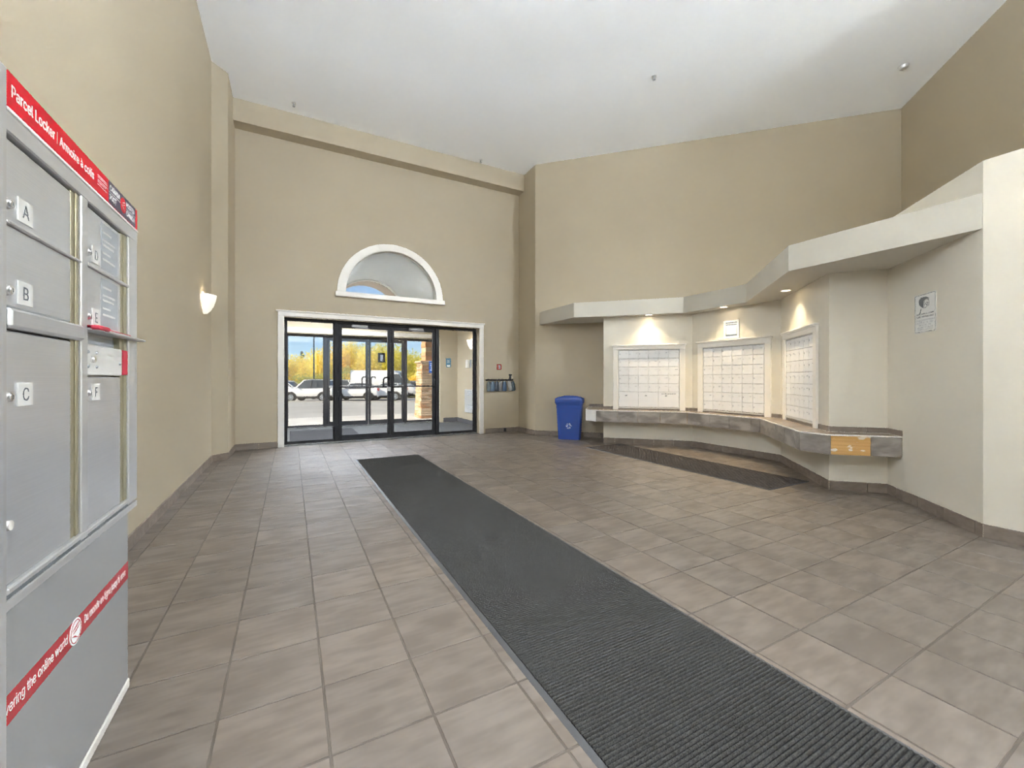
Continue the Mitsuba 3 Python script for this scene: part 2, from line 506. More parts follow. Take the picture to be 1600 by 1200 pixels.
def baseboard(name, a, b, z0=0.0, h=0.098, th=.010, start=0.0, L0=TS, label=None, mat='tile_wall'):
    f = Fr(a, (b[0] - a[0], b[1] - a[1]))
    L = math.hypot(b[0] - a[0], b[1] - a[1])
    k = struct(name, None, None, label)
    u = start - L0 if start > 0 else 0.0
    while u < L - 1e-4:
        u0, u1 = max(u, 0) + .0015, min(u + L0, L) - .0015
        if u1 - u0 > .012:
            part(k, 'tile', f.s(u0, u1, z0, z0 + h, 0.0005, th, .002), mat)
        u += L0
    return k


baseboard('baseboard_left', (XL, YB), (XL, 6.93), start=.21, label='cut tile baseboard along the left wall')
baseboard('baseboard_pilaster', PIL[0], PIL[1], label='cut tile baseboard on the pilaster')
baseboard('baseboard_pilaster_side', PIL[1], PIL[2])
baseboard('baseboard_far_left', PIL[2], (-.195, YF), label='cut tile baseboard left of the entrance doors')
baseboard('baseboard_far_right', (3.595, YF), CR, label='cut tile baseboard right of the entrance doors')
baseboard('baseboard_return', CR, C2)
baseboard('baseboard_back', C2, T0, label='cut tile baseboard behind the blue bin')
baseboard('baseboard_alcove_left', T1, T2, start=.2, label='cut tile baseboard under the left part of the counter')
baseboard('baseboard_alcove_middle', T2, T3, start=.22)
baseboard('baseboard_alcove_right', T3, T4)
baseboard('baseboard_alcove_return', T4, T5)
baseboard('baseboard_right', T5, T6, start=.15, label='cut tile baseboard on the right wall')
baseboard('baseboard_right_rear', T6, (T6[0], YB))
bk = dict(z0=.602, h=.055, th=.009)
baseboard('trim_counter_back', (5.151 - .0, 6.424), T0, **bk)
baseboard('trim_counter_left', T1, T2, start=.12, label='strip of cut tile along the back of the counter', **bk)
baseboard('trim_counter_middle', T2, T3, **bk)
baseboard('trim_counter_right', T3, T4, **bk)
baseboard('trim_counter_return', T4, T5, **bk)
f56 = Fr(T5, (T6[0] - T5[0], T6[1] - T5[1]))
baseboard('trim_counter_end', T5, tuple(f56.pt(.245, 0, 0)[:2]), **bk)

# ---------------------------------------------------------------- arched window over the doors and its vault
cx, cz, cr = ARC
a = np.linspace(0, math.pi, 65)


def vault(r, y0, y1, z=cz):
    v = np.vstack([[[cx + r * math.cos(t), y0, z + r * math.sin(t)], [cx + r * math.cos(t), y1, z + r * math.sin(t)]] for t in a])
    f = np.vstack([[[2 * i, 2 * i + 1, 2 * i + 3], [2 * i, 2 * i + 3, 2 * i + 2]] for i in range(len(a) - 1)])
    return trimesh.Trimesh(v, f, process=False)


YO = 10.5
struct('ceiling_vault', vault(cr + .012, YF + .01, YO + .05), 'ceiling_white', 'pale barrel vault behind the arched window', smooth=True)
aw = struct('window_2', None, None, 'half-round window above the entrance doors')
ring = arch_poly(cx, cz, cr + .105).difference(arch_poly(cx, cz, cr - .005, .2))
part(aw, 'casing', upright(ring, YF - .028, YF), 'trim_white', label='white arched casing')
ring2 = arch_poly(cx, cz, cr + .05).difference(arch_poly(cx, cz, cr - .03, .2))
part(aw, 'casing_bead', upright(ring2, YF - .045, YF - .028), 'trim_white')
part(aw, 'sill', cbx([cx - 1.0, YF - .075, cz - .085], [cx + 1.0, YF + .02, cz + .004], .006), 'trim_white', label='white window sill')
part(aw, 'frame', upright(arch_poly(cx, cz, cr - .004).difference(arch_poly(cx, cz + .02, cr - .05)), YF + .05, YF + .085), 'trim_white')
part(aw, 'pane', trimesh.Trimesh(np.vstack([[[cx + (cr - .04) * math.cos(t), YF + .066, cz + .01 + (cr - .04) * math.sin(t)] for t in a], [[cx, YF + .066, cz + .01]]]), [[i, i + 1, len(a)] for i in range(len(a) - 1)], process=False), 'glass')
ow = struct('window_3', None, None, 'outer half-round window at the far end of the vault')
part(ow, 'frame', upright(arch_poly(cx, cz, cr + .01).difference(arch_poly(cx, cz + .02, cr - .045)), YO - .02, YO + .06), 'trim_bright')
part(ow, 'pane', trimesh.Trimesh(np.vstack([[[cx + (cr - .03) * math.cos(t), YO + .03, cz + .01 + (cr - .03) * math.sin(t)] for t in a], [[cx, YO + .03, cz + .01]]]), [[i, i + 1, len(a)] for i in range(len(a) - 1)], process=False), 'glass')

# ---------------------------------------------------------------- vestibule and the building's front
VXL, VXR, VZ = -0.55, 3.95, 2.60
struct('wall_outer', upright(sbox(-1.4, -.1, 8, 7).difference(sbox(DX0 - .01, -1, DX1 + .01, DZ - .02)).difference(arch_poly(*ARC)), YO, YO + .2), 'paint_tan', 'wall around the outer doors of the vestibule')
struct('wall_vestibule_right', bx([VXR, YF + .15, 0], [VXR + .12, YO, VZ + .08]), 'paint_tan', 'pale right wall of the vestibule')
struct('wall_vestibule_left', bx([VXL - .12, YF + .15, 0], [VXL, YO, VZ + .08]), 'paint_cream')
struct('ceiling_vestibule', bx([-1.2, YF + .1, VZ], [4.5, YO + .1, cz - .02]), 'ceiling_white')
struct('floor_vestibule', bx([-.7, YF - .002, -.05], [4.1, YO + .21, -.004]), 'carpet', 'grey carpet of the vestibule')
struct('baseboard_vestibule_right', bx([VXR - .012, YF + .2, 0], [VXR, YO, .11]), 'base_dark')
struct('baseboard_vestibule_outer', bx([DX1 + .1, YO - .012, 0], [VXR - .012, YO, .11]), 'base_dark')


def casing(name, y, label=None, w=.095, jambs=True):
    k = struct(name, None, None, label)
    if jambs:
        part(k, 'jamb', cbx([DX0 - w, y - .022, 0], [DX0, y, DZ + .0], .004), 'trim_white')
        part(k, 'jamb', cbx([DX1, y - .022, 0], [DX1 + w, y, DZ + .0], .004), 'trim_white')
    x1 = DX1 + w if jambs else DX1 - .12
    part(k, 'head', cbx([DX0 - w, y - .026, DZ], [x1, y, DZ + .075], .004), 'trim_white')
    part(k, 'cap', cbx([DX0 - w - .025, y - .045, DZ + .072], [x1 + .025, y, DZ + .098], .006), 'trim_white')


casing('trim_1', YF, 'white casing around the entrance doors')
casing('trim_2', YO, 'white head casing over the outer doors', jambs=False)


def storefront(name, y, top, label, inner=True):
    """Four bays of black frames: a fixed side light, two door leaves, a fixed side light."""
    k = struct(name, None, None, label)
    f = Fr((0, y), (1, 0))
    M1, M2, M3 = .735, 1.690, 2.615
    z1 = top
    part(k, 'jamb', f.b(DX0, DX0 + .045, 0, z1, -.12, -.01, .003), 'black_metal')
    part(k, 'jamb', f.b(DX1 - .045, DX1, 0, z1, -.12, -.01, .003), 'black_metal')
    part(k, 'head', f.b(DX0, DX1, z1 - .05, z1, -.12, -.01, .003), 'black_metal')
    for m in (M1, M3):
        part(k, 'mullion', f.b(m - .045, m + .025, 0, z1 - .05, -.12, -.01, .003), 'black_metal')
    part(k, 'threshold', f.b(DX0, DX1, 0, .018, -.13, .0, .003), 'silver')
    for (a0, a1) in ((DX0 + .045, M1 - .045), (M3 + .025, DX1 - .045)):
        s = k + '__side_light' if k + '__side_light__rail' not in scene else k + '__side_light_001'
        part(s, 'rail', f.b(a0, a1, .018, .065, -.09, -.03, .002), 'black_metal')
        part(s, 'stop', f.b(a1 - .022, a1, .065, z1 - .05, -.075, -.045), 'black_metal')
        part(s, 'pane', f.pane(a0, a1, .06, z1 - .05, -.06), 'glass')
    for n_, (a0, a1) in enumerate(((M1 + .025, M2 - .002), (M2 + .002, M3 - .045))):
        d = k + ('__leaf' if n_ == 0 else '__leaf_001')
        st = .058
        part(d, 'stile', f.b(a0 + .003, a0 + st, .02, z1 - .055, -.085, -.035, .003), 'black_metal')
        part(d, 'stile', f.b(a1 - st, a1 - .003, .02, z1 - .055, -.085, -.035, .003), 'black_metal')
        part(d, 'bottom_rail', f.b(a0 + st, a1 - st, .02, .12, -.083, -.037, .003), 'black_metal')
        part(d, 'top_rail', f.b(a0 + st, a1 - st, z1 - .125, z1 - .055, -.083, -.037, .003), 'black_metal')
        part(d, 'pane', f.pane(a0 + st - .005, a1 - st + .005, .11, z1 - .115, -.06), 'glass')
        if inner:
            part(d, 'push_bar', cat(cyl(f.pt(a0 + .02, 1.0, .02), f.pt(a1 - .02, 1.0, .02), .011, 10), *[cyl(f.pt(u, 1.0, -.04), f.pt(u, 1.0, .02), .009, 8) for u in (a0 + .03, a1 - .03)]), 'black_metal', True)
            c0 = a0 + .22 if n_ == 0 else a0 + .34
            part(d, 'closer', cat(f.b(c0, c0 + .28, z1 - .115, z1 - .06, -.03, .03, .006), f.b(c0 + .06, c0 + .30, z1 - .135, z1 - .118, .0, .02, .003)), 'closer_metal', label='silver door closer')
    # pull handles: hoops beside the meeting stiles
    def hoop(u, z0, z1_, n_, sgn):
        pts = [f.pt(u, z0, n_ - .05 * sgn), f.pt(u, z0, n_)] + [f.pt(u, z, n_) for z in np.linspace(z0 + .02, z1_ - .03, 5)] + [f.pt(u + .03, z1_, n_), f.pt(u + .09, z1_, n_), f.pt(u + .11, z1_ - .03, n_ - .05 * sgn)]
        return tube(pts, .014, 8)
    if inner:
        part(k + '__leaf', 'pull_handle', hoop(M2 - .15, 1.0, 1.17, .03, 1), 'black_metal', True)
        part(k + '__leaf', 'lock_case', f.b(M2 - .075, M2 - .012, .91, .99, -.035, .005, .004), 'silver', label='silver lock case on the meeting stile')
        part(k, 'astragal', f.b(M2 - .005, M2 + .005, .02, z1 - .055, -.036, -.028, .002), 'black_metal')
    else:
        part(k + '__leaf', 'pull_handle', hoop(M2 - .16, .98, 1.19, .05, 1), 'black_metal', True)
        part(k + '__leaf_001', 'pull_handle', hoop(M2 + .05, .98, 1.19, .05, 1), 'black_metal', True)
        part(k + '__leaf_001', 'exit_bar', f.b(M2 + .06, M3 - .07, .93, .985, .0, .03, .004), 'silver')
        part(k + '__leaf', 'exit_bar', f.b(M1 + .06, M2 - .07, .93, .985, .0, .03, .004), 'silver')
    return k


storefront('door_1', YF + .13, DZ, 'black framed glass entrance doors with side lights')
storefront('door_2', YO + .16, DZ - .02, 'black framed outer glass doors of the vestibule', inner=False)

# things in the vestibule
fo = Fr((0, YO), (1, 0))
t = thing('door_notice', 'small black square notice on the glass of the outer door', 'sign')
part(t, 'sheet', fo.b(1.90, 2.075, 1.55, 1.79, -.098, -.094), 'mat_black')
part(t, 'print', fo.b(1.955, 2.03, 1.58, 1.74, -.094, -.0935), 'dark_print')
t = thing('blue_notice', 'blue notice with white print stuck on the right outer side light', 'sign')
part(t, 'sheet', fo.b(3.20, 3.385, 1.30, 1.61, -.098, -.094), 'poster_blue')
part(t, 'print', cat(*[fo.b(3.23, 3.355, z, z + .022, -.094, -.0935) for z in (1.53, 1.48, 1.36)], fo(trimesh.creation.annulus(.03, .045, .0005).apply_translation([3.292, 1.43, -.094]))), 'white_print')
t = thing('wall_poster', 'teal and white poster on the outer wall right of the vestibule doors', 'poster')
part(t, 'sheet', fo.b(3.63, 3.765, 1.45, 1.69, .0, .006), 'poster_teal')
part(t, 'print', cat(fo.b(3.65, 3.745, 1.465, 1.51, .006, .0066), *[fo.b(3.66, 3.735, z, z + .012, .006, .0066) for z in (1.57, 1.60, 1.63)]), 'white_print')
fv = Fr((VXR, YO), (0, -1))
t = thing('intercom_panel', 'pale intercom panel on the right wall of the vestibule', 'intercom')
part(t, 'case', fv.b(.68, .84, 1.42, 1.62, 0, .04, .006), 'trim_white')
part(t, 'face', fv.b(.93, 1.0, 1.42, 1.62, 0, .03, .006), 'grey_label')
t = thing('wall_heater', 'large pale grey wall heater with two grilles in the vestibule', 'heater')
part(t, 'case', fv.b(.64, 1.34, .30, .885, 0, .05, .01), 'heater_grey')
for z0, z1 in ((.735, .845), (.40, .50)):
    g = t + ('__grille' if z0 > .6 else '__grille_001')
    part(g, 'frame', fv.b(.86, 1.30, z0, z1, .05, .052), 'grey_label')
    for k in range(5):
        part(g, 'slat', fv.b(.87, 1.29, z0 + .008 + k * (z1 - z0 - .016) / 5, z0 + .016 + k * (z1 - z0 - .016) / 5, .052, .06), 'steel_frame')
t = thing('entrance_rug', 'dark grey rug on the vestibule carpet inside the outer doors', 'rug')
add(t, slab([-.02, 8.5, -.003], [1.25, 10.2, .008], .01), 'carpet_dark')

# ---------------------------------------------------------------- lamps


def sconce(f, u, z, label, s=1.0, power=SCONCE, bulb=1.0):
    t = thing('wall_sconce', label, 'lamp', None)  # serves the real sconces and the unseen lamps out of view
    part(t, 'back_plate', f.b(u - .05 * s, u + .05 * s, z - .10 * s, z + .12 * s, 0, .012, .004), 'lamp_white')
    prof = [(.012, -.155), (.04, -.15), (.075, -.11), (.105, -.05), (.125, .02), (.135, .08), (.13, .082), (.10, .0), (.05, -.10), (.005, -.13)]
    bowl = lathe(np.array(prof) * s, 28, 0, math.pi)
    # lathe axis z, opening half towards +y; to frame coordinates (u, z, n)
    bowl.apply_transform(np.array([[1, 0, 0, u], [0, 0, 1, z], [0, 1, 0, .012], [0, 0, 0, 1.0]]))
    b = f(bowl)
    part(t, 'shade', b, 'lamp_white', True, label='half-round glass shade glowing warm white', emitter={'type': 'area', 'radiance': rgb(*([power * .075, power * .066, power * .050] if bulb == 1 else [power * .148, power * .165, power * .188]))})
    globe = f(trimesh.creation.icosphere(2, .028 * s).apply_translation([u, z + .045 * s, .06 * s]))
    part(t, 'bulb', globe, 'lamp_white', True, emitter={'type': 'area', 'radiance': rgb(power * 5.0 * bulb, power * 4.2 * bulb, power * 3.0 * bulb)})
    return t


fl = Fr((XL, 0), (0, 1))
sconce(fl, 6.27, 2.10, 'glowing half-round sconce on the left wall by the pilaster')
sconce(fl, 3.02, 1.99, 'half-round sconce on the left wall hidden behind the parcel locker')
fr = Fr(T6, (0, -1))
sconce(fr, T6[1] - .61, 2.10, 'half-round sconce on the right wall at the frame edge')
for y in (1.0, 2.25):  # unseen lamps, standing in for light from the door side
    sconce(fl, y, 3.0 if y < 2 else 3.75, 'unseen lamp lighting the alcove, high on the left wall ' + ('above the parcel locker' if y < 2 else 'beyond the parcel locker'), 1.9, UNSEEN_WASHER * 6.0, bulb=.04)
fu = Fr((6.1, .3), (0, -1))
for y in (-1.7, -3.1):  # unseen lamps out of view, placed to light the left wall
    sconce(fu, .3 - y, 4.4, 'unseen lamp lighting the left wall, high on the rear right wall ' + ('nearer the corner' if y > -2.4 else 'farther from the corner'), 2.3, UNSEEN_WASHER * 22.0, bulb=.02)
sconce(fv, 1.06, 2.02, 'bright half-round sconce on the right wall of the vestibule', power=SCONCE * 2.4)


def pendant(x, y, z, label, down=1.0, up=1.0):  # unseen lamps out of view, placed to light the lobby and ceiling
    t = thing('pendant_lamp', label, 'lamp')
    part(t, 'rod', cyl([x, y, z + .02], [x, y, ZC], .012, 10), 'silver', True)
    part(t, 'canopy', lathe([(0, ZC - .04), (.07, ZC - .035), (.08, ZC)], 20).apply_translation([x, y, 0]), 'silver', True)
    prof = [(.001, -.16), (.12, -.145), (.22, -.10), (.29, -.03), (.32, .05), (.31, .055)]
    part(t, 'bowl', lathe(prof, 32).apply_translation([x, y, z]), 'lamp_white', True, emitter={'type': 'area', 'radiance': rgb(*[UNSEEN_PENDANT * down * c for c in UNSEEN_PENDANT_TINT])})
    part(t, 'diffuser', trimesh.creation.cylinder(.305, .012, sections=32).apply_translation([x, y, z + .045]), 'lamp_white', emitter={'type': 'area', 'radiance': rgb(*[UNSEEN_PENDANT_UP * up * c for c in UNSEEN_PENDANT_TINT])})


for x, y, z, dn, up, lab in ((0.7, -2.6, 4.1, 1.0, 1.3, 'unseen frosted bowl pendant lighting the lobby from the rear left'), (2.6, -2.2, 4.0, 1.0, 1.1, 'unseen frosted bowl pendant lighting the lobby from the rear right'),
                             (0.55, 0.35, 3.7, 0.40, 1.35, 'unseen frosted bowl pendant lighting the lobby from above the parcel locker')):
    pendant(x, y, z, lab, dn, up)

for x in (-.35, .95):  # unseen panels, standing in for daylight glare on the lobby floor
    t = thing('ceiling_panel', 'unseen glowing panel for the floor glare, in the vestibule ' + ('left' if x < 1 else 'right') + ' of its middle', 'lamp')
    part(t, 'frame', bx([x - .03, 8.45, VZ - .02], [x + 1.03, 9.51, VZ]), 'trim_bright')
    part(t, 'diffuser', bx([x, 8.48, VZ - .028], [x + 1.0, 9.48, VZ - .02]), 'lamp_white', emitter={'type': 'area', 'radiance': rgb(UNSEEN_PANELS * .93, UNSEEN_PANELS, UNSEEN_PANELS * 1.1)})


def downlight(x, y, dx, dy, label):
    t = thing('downlight', label, 'lamp', None)
    part(t, 'trim_ring', trimesh.creation.annulus(.045, .062, .006).apply_translation([x, y, CANZ0 - .004]), 'trim_bright')
    part(t, 'lens', trimesh.creation.cylinder(.045, .004, sections=24).apply_translation([x, y, CANZ0 - .001]), 'lamp_white', emitter={'type': 'area', 'radiance': rgb(12, 9.6, 6.2)})
    scene['light_of_' + t] = {'type': 'spot', 'to_world': T().look_at(origin=[x, y, CANZ0 - .012], target=[x + dx, y + dy, 0], up=[1, 0, 0]), 'cutoff_angle': 52.0, 'beam_width': 22.0,
                              'intensity': rgb(DOWNLIGHT * 1.0, DOWNLIGHT * .78, DOWNLIGHT * .48)}


downlight(5.385, 5.115, -.3, -.3, 'recessed downlight in the canopy above the left mailbox panel')
downlight(5.80, 4.02, -.4, 0, 'recessed downlight in the canopy above the middle mailbox panel')
downlight(5.385, 2.90, -.3, .3, 'recessed downlight in the canopy above the right mailbox panel')

# sprinklers and a smoke detector
for x, y, lab in ((.04, 7.38, 'small ceiling sprinkler near the left end of the beam'), (3.33, 7.54, 'small ceiling sprinkler near the right end of the beam'), (4.606, 4.276, 'small ceiling sprinkler alone in the middle of the ceiling')):
    t = thing('ceiling_sprinkler', lab, 'sprinkler')
    part(t, 'rosette', trimesh.creation.cylinder(.035, .008, sections=20).apply_translation([x, y, ZC - .004]), 'silver', 40)
    part(t, 'head', cat(cyl([x, y, ZC - .008], [x, y, ZC - .05], .010, 10), trimesh.creation.cylinder(.022, .004, sections=12).apply_translation([x, y, ZC - .052])), 'grey_label', 40)
t = thing('smoke_detector', 'round smoke detector on the ceiling near the right wall', 'detector')
add(t, lathe([(0, -.045), (.035, -.044), (.05, -.03), (.055, 0), (.062, 0)], 28).apply_translation([7.517, 2.498, ZC]), 'steel_frame', 40)

# ---------------------------------------------------------------- parcel locker
LX, LY0, LY1 = -.513, 1.212, 2.036
f = Fr((LX, 0), (0, 1))
t = thing('parcel_locker', 'brushed metal parcel locker with red sign standing against the left wall', 'locker')
D = -(LX - XL) + .012
part(t, 'body', f.b(LY0, LY1, .70, 1.698, D, -.03, .004), 'steel_frame')
part(t, 'pedestal', f.b(LY0, LY1 - .004, .033, .69, D, -.022, .003), 'steel_panel', label='glossy grey lower panel')
part(t, 'plinth', f.b(LY0, LY1, 0.002, .034, D, -.018, .003), 'trim_white')
# face frame
part(t, 'frame', cat(f.b(LY0, 1.226, .70, 1.698, -.03, .004, .003), f.b(1.568, 1.609, .70, 1.698, -.03, .003, .003), f.b(1.945, LY1, .70, 1.698, -.03, .003, .003),
                     f.b(LY0, LY1, 1.655, 1.698, -.03, .004, .003), f.b(LY0, LY1, .672, .695, -.03, .003, .002)), 'steel_frame')
part(t, 'channel', cat(f.b(1.527, 1.546, .722, 1.655, -.03, -.005, .002), f.b(1.548, 1.566, .722, 1.655, -.03, -.002, .002), f.b(1.890, 1.914, .722, 1.655, -.03, -.005, .002), f.b(1.916, 1.943, .722, 1.655, -.03, -.002, .002)), 'steel_lip_wall_reflection')


def plate(d, u0, u1, z0, z1, letter):
    p_ = part(d, 'letter_plate', f.b(u0, u1, z0, z1, -.004, -.001, .0006), 'plate_white')
    part(d, 'letter', f.text(letter, (z1 - z0) * .55, (u0 + u1) / 2, z0 + (z1 - z0) * .23, -.001, .0005, center=True), 'dark_print')


def lock(d, u, z, r=.0095):
    part(d, 'lock', cat(cyl(f.pt(u, z, -.006), f.pt(u, z, .003), r, 20), cyl(f.pt(u, z, .003), f.pt(u, z, .0045), r * .7, 16), f.b(u - r * 1.5, u + r * .3, z - r * 1.1, z + r * 1.1, -.006, -.0005, .001)), 'chrome', 30)
    part(d, 'key_slot', f.b(u - .0012, u + .0012, z - .004, z + .004, .0045, .005), 'dark_print')


def ldoor(u0, u1, z0, z1, letter=None, pu=None, pz=None, lz=None):
    d = fresh(t + '__door')
    scene[d] = mikit.ply(f.b(u0, u1, z0, z1, -.02, -.004, .003), 'steel_door')
    if letter:
        plate(d, *pu, *pz, letter)
    if lz:
        lock(d, u0 + .017, lz)
    return d


dA = ldoor(1.228, 1.524, 1.474, 1.648, 'A', (1.277, 1.335), (1.489, 1.540), 1.512)
dB = ldoor(1.228, 1.524, 1.300, 1.470, 'B', (1.277, 1.335), (1.310, 1.361), 1.333)
dC = ldoor(1.228, 1.524, .722, 1.250, 'C', (1.277, 1.335), (1.090, 1.141), 1.112)
part(dC, 'knob', trimesh.creation.cylinder(.010, .008, sections=20).apply_transform(f.m @ trimesh.transformations.translation_matrix([1.240, .847, .0])), 'trim_bright', 30)
part(t, 'rail', f.b(1.226, 1.570, 1.254, 1.296, -.02, .010, .006), 'steel_door', label='bevelled metal rail between the doors')
dD = ldoor(1.611, 1.887, 1.482, 1.648, 'D', (1.652, 1.708), (1.493, 1.543), 1.515)
dE = ldoor(1.611, 1.887, 1.300, 1.475, 'E', (1.652, 1.708), (1.305, 1.358), 1.330)
dF = ldoor(1.611, 1.887, .722, 1.155, 'F', (1.652, 1.708), (1.085, 1.135), 1.108)
for d, z0, z1 in ((dD, 1.49, 1.635), (dE, 1.31, 1.462)):
    part(d, 'instruction_label', f.b(1.722, 1.86, z0, z1, -.004, -.0034), 'grey_label', label='grey label with lines of faint print')
    part(d, 'print', cat(*[f.b(1.735, 1.735 + w, z1 - q, z1 - q + .006, -.0034, -.0028) for w, q in ((.07, .03), (.10, .055), (.09, .07), (.06, .095), (.10, .115))]), 'plate_white')
part(t, 'divider', cat(f.b(1.226, 1.570, 1.469, 1.476, -.02, .004, .002), f.b(1.609, 1.945, 1.473, 1.484, -.02, .004, .002)), 'steel_frame')
sh = part(t, 'mail_slot', cat(f.b(1.611, 1.942, 1.252, 1.292, -.028, -.024), f.b(1.605, 2.036, 1.288, 1.296, -.02, .028, .002)), 'steel_frame', label='letter slot under a thin metal hood')
part(t, 'slot_opening', f.b(1.615, 1.935, 1.256, 1.280, -.024, -.022), 'grey_label')
part(t, 'slot_handle', cat(f.b(1.598, 1.672, 1.290, 1.303, .010, .034, .004), f.b(1.60, 1.942, 1.299, 1.303, -.01, .012, .002)), 'red_plastic', label='red plastic handle at the letter slot')
pn = part(t, 'lock_panel', f.b(1.611, 1.897, 1.160, 1.250, -.02, -.002, .003), 'plate_white', label='white steel panel with bolts')
part(t, 'red_strip', f.b(1.899, 1.942, 1.162, 1.248, -.02, .001, .001), 'red_plastic', label='red strip beside the white panel')
part(t, 'bolt', f(cat(*[trimesh.creation.icosphere(1, .005).apply_translation([u, z, -.002]) for u, z in ((1.622, 1.227), (1.682, 1.227), (1.622, 1.185), (1.682, 1.185), (1.872, 1.200))])), 'grey_label', True)
lock(pn, 1.657, 1.206, .010)
part(t, 'sill', f.b(1.226, 1.945, .707, .721, -.03, .006, .003), 'steel_frame')
part(t, 'seam', f.b(1.226, 1.945, .696, .706, -.02, .0005), 'dark_print')
# sign
part(t, 'sign_edge', f.b(LY0 + .012, LY1 - .002, 1.698, 1.705, -.02, .006, .001), 'white_print')
sg = part(t, 'sign', f.b(LY0 + .016, LY1 - .004, 1.704, 1.780, -.016, .004), 'sign_red', label='red sign reading Parcel Locker and Armoire à colis')
part(sg, 'lettering', f.text('Parcel Locker', .024, 1.240, 1.733, .004, .0006, True, width=.178), 'white_print')
part(sg, 'separator', f.b(1.4285, 1.430, 1.730, 1.759, .004, .0046), 'white_print')
part(sg, 'lettering', f.text('Armoire à colis', .0225, 1.441, 1.733, .004, .0006, True, width=.204), 'white_print')
part(sg, 'small_print', cat(*[f.b(1.672, 1.672 + w, z, z + .0022, .004, .0045) for w, z in ((.070, 1.759), (.073, 1.753), (.074, 1.745), (.06, 1.739), (.07, 1.731))]), 'white_print')
part(sg, 'logo_panel', f.b(1.756, 2.008, 1.708, 1.779, .004, .0048), 'sign_navy', label='dark blue panel with the post office logo')
part(sg, 'logo_lettering', cat(f.text('CANADA', .0165, 1.764, 1.751, .0048, .0006, True, width=.088), f.text('POST', .0165, 1.764, 1.722, .0048, .0006, True, width=.055), f.b(1.757, 1.86, 1.7435, 1.7453, .0048, .0054),
                               f.text('POSTES', .0165, 1.912, 1.751, .0048, .0006, True, width=.080), f.text('CANADA', .0165, 1.912, 1.722, .0048, .0006, True, width=.088), f.b(1.905, 2.006, 1.7435, 1.7453, .0048, .0054)), 'white_print')
part(sg, 'logo_disc', f(trimesh.creation.cylinder(.026, .001, sections=36).apply_translation([1.881, 1.7445, .0054])), 'sign_red', label='round red logo with a white wing')
wing = [Polygon([(-.016, .004 + .0), (.004, .012), (.017, .0135), (.004, .008)]), Polygon([(-.012, -.001), (.006, .005), (.016, .007), (.004, .001)]), Polygon([(-.017, -.003), (-.004, -.006), (.012, -.016), (.0, -.011)])]
part(sg, 'logo_wing', f(cat(*[prism(p_, .0059, .0065).apply_translation([1.881, 1.7445, 0]) for p_ in wing])), 'white_print')
# stripe on the lower panel
st = part(t, 'stripe', f.b(LY0 + .002, LY1 - .006, .408, .472, -.022, -.0212), 'stripe_red', label='red stripe with a white slogan')
part(st, 'lettering', f.text('Delivering the online world', .024, 1.232, .432, -.0212, .0006, width=.325), 'white_print')
part(st, 'lettering', f.text("Du monde en ligne jusqu'à vous", .024, 1.66, .432, -.0212, .0006, width=.34), 'white_print')
part(st, 'logo_disc', f(trimesh.creation.cylinder(.0355, .0012, sections=40).apply_translation([1.603, .4395, -.0208])), 'white_print', label='white round post logo')
part(st, 'logo_ring', f(trimesh.creation.annulus(.029, .0315, .0004).apply_translation([1.603, .4395, -.0200])), 'stripe_red')
part(st, 'logo_wing', f(cat(*[prism(p_, -.0202, -.0196).apply_scale([1.5, 1.5, 1]).apply_translation([1.603, .4395, 0]) for p_ in wing])), 'stripe_red')
# the neighbouring locker, of which only the edge shows
t = thing('parcel_locker', 'second metal parcel locker at the left edge beside the one with the red sign', 'locker')
part(t, 'body', f.b(.40, LY0 - .004, .002, 1.775, D, .012, .004), 'steel_frame')
part(t, 'door', f.b(.44, LY0 - .03, .75, 1.64, .012, .018, .003), 'steel_door')

# ---------------------------------------------------------------- mailbox panels


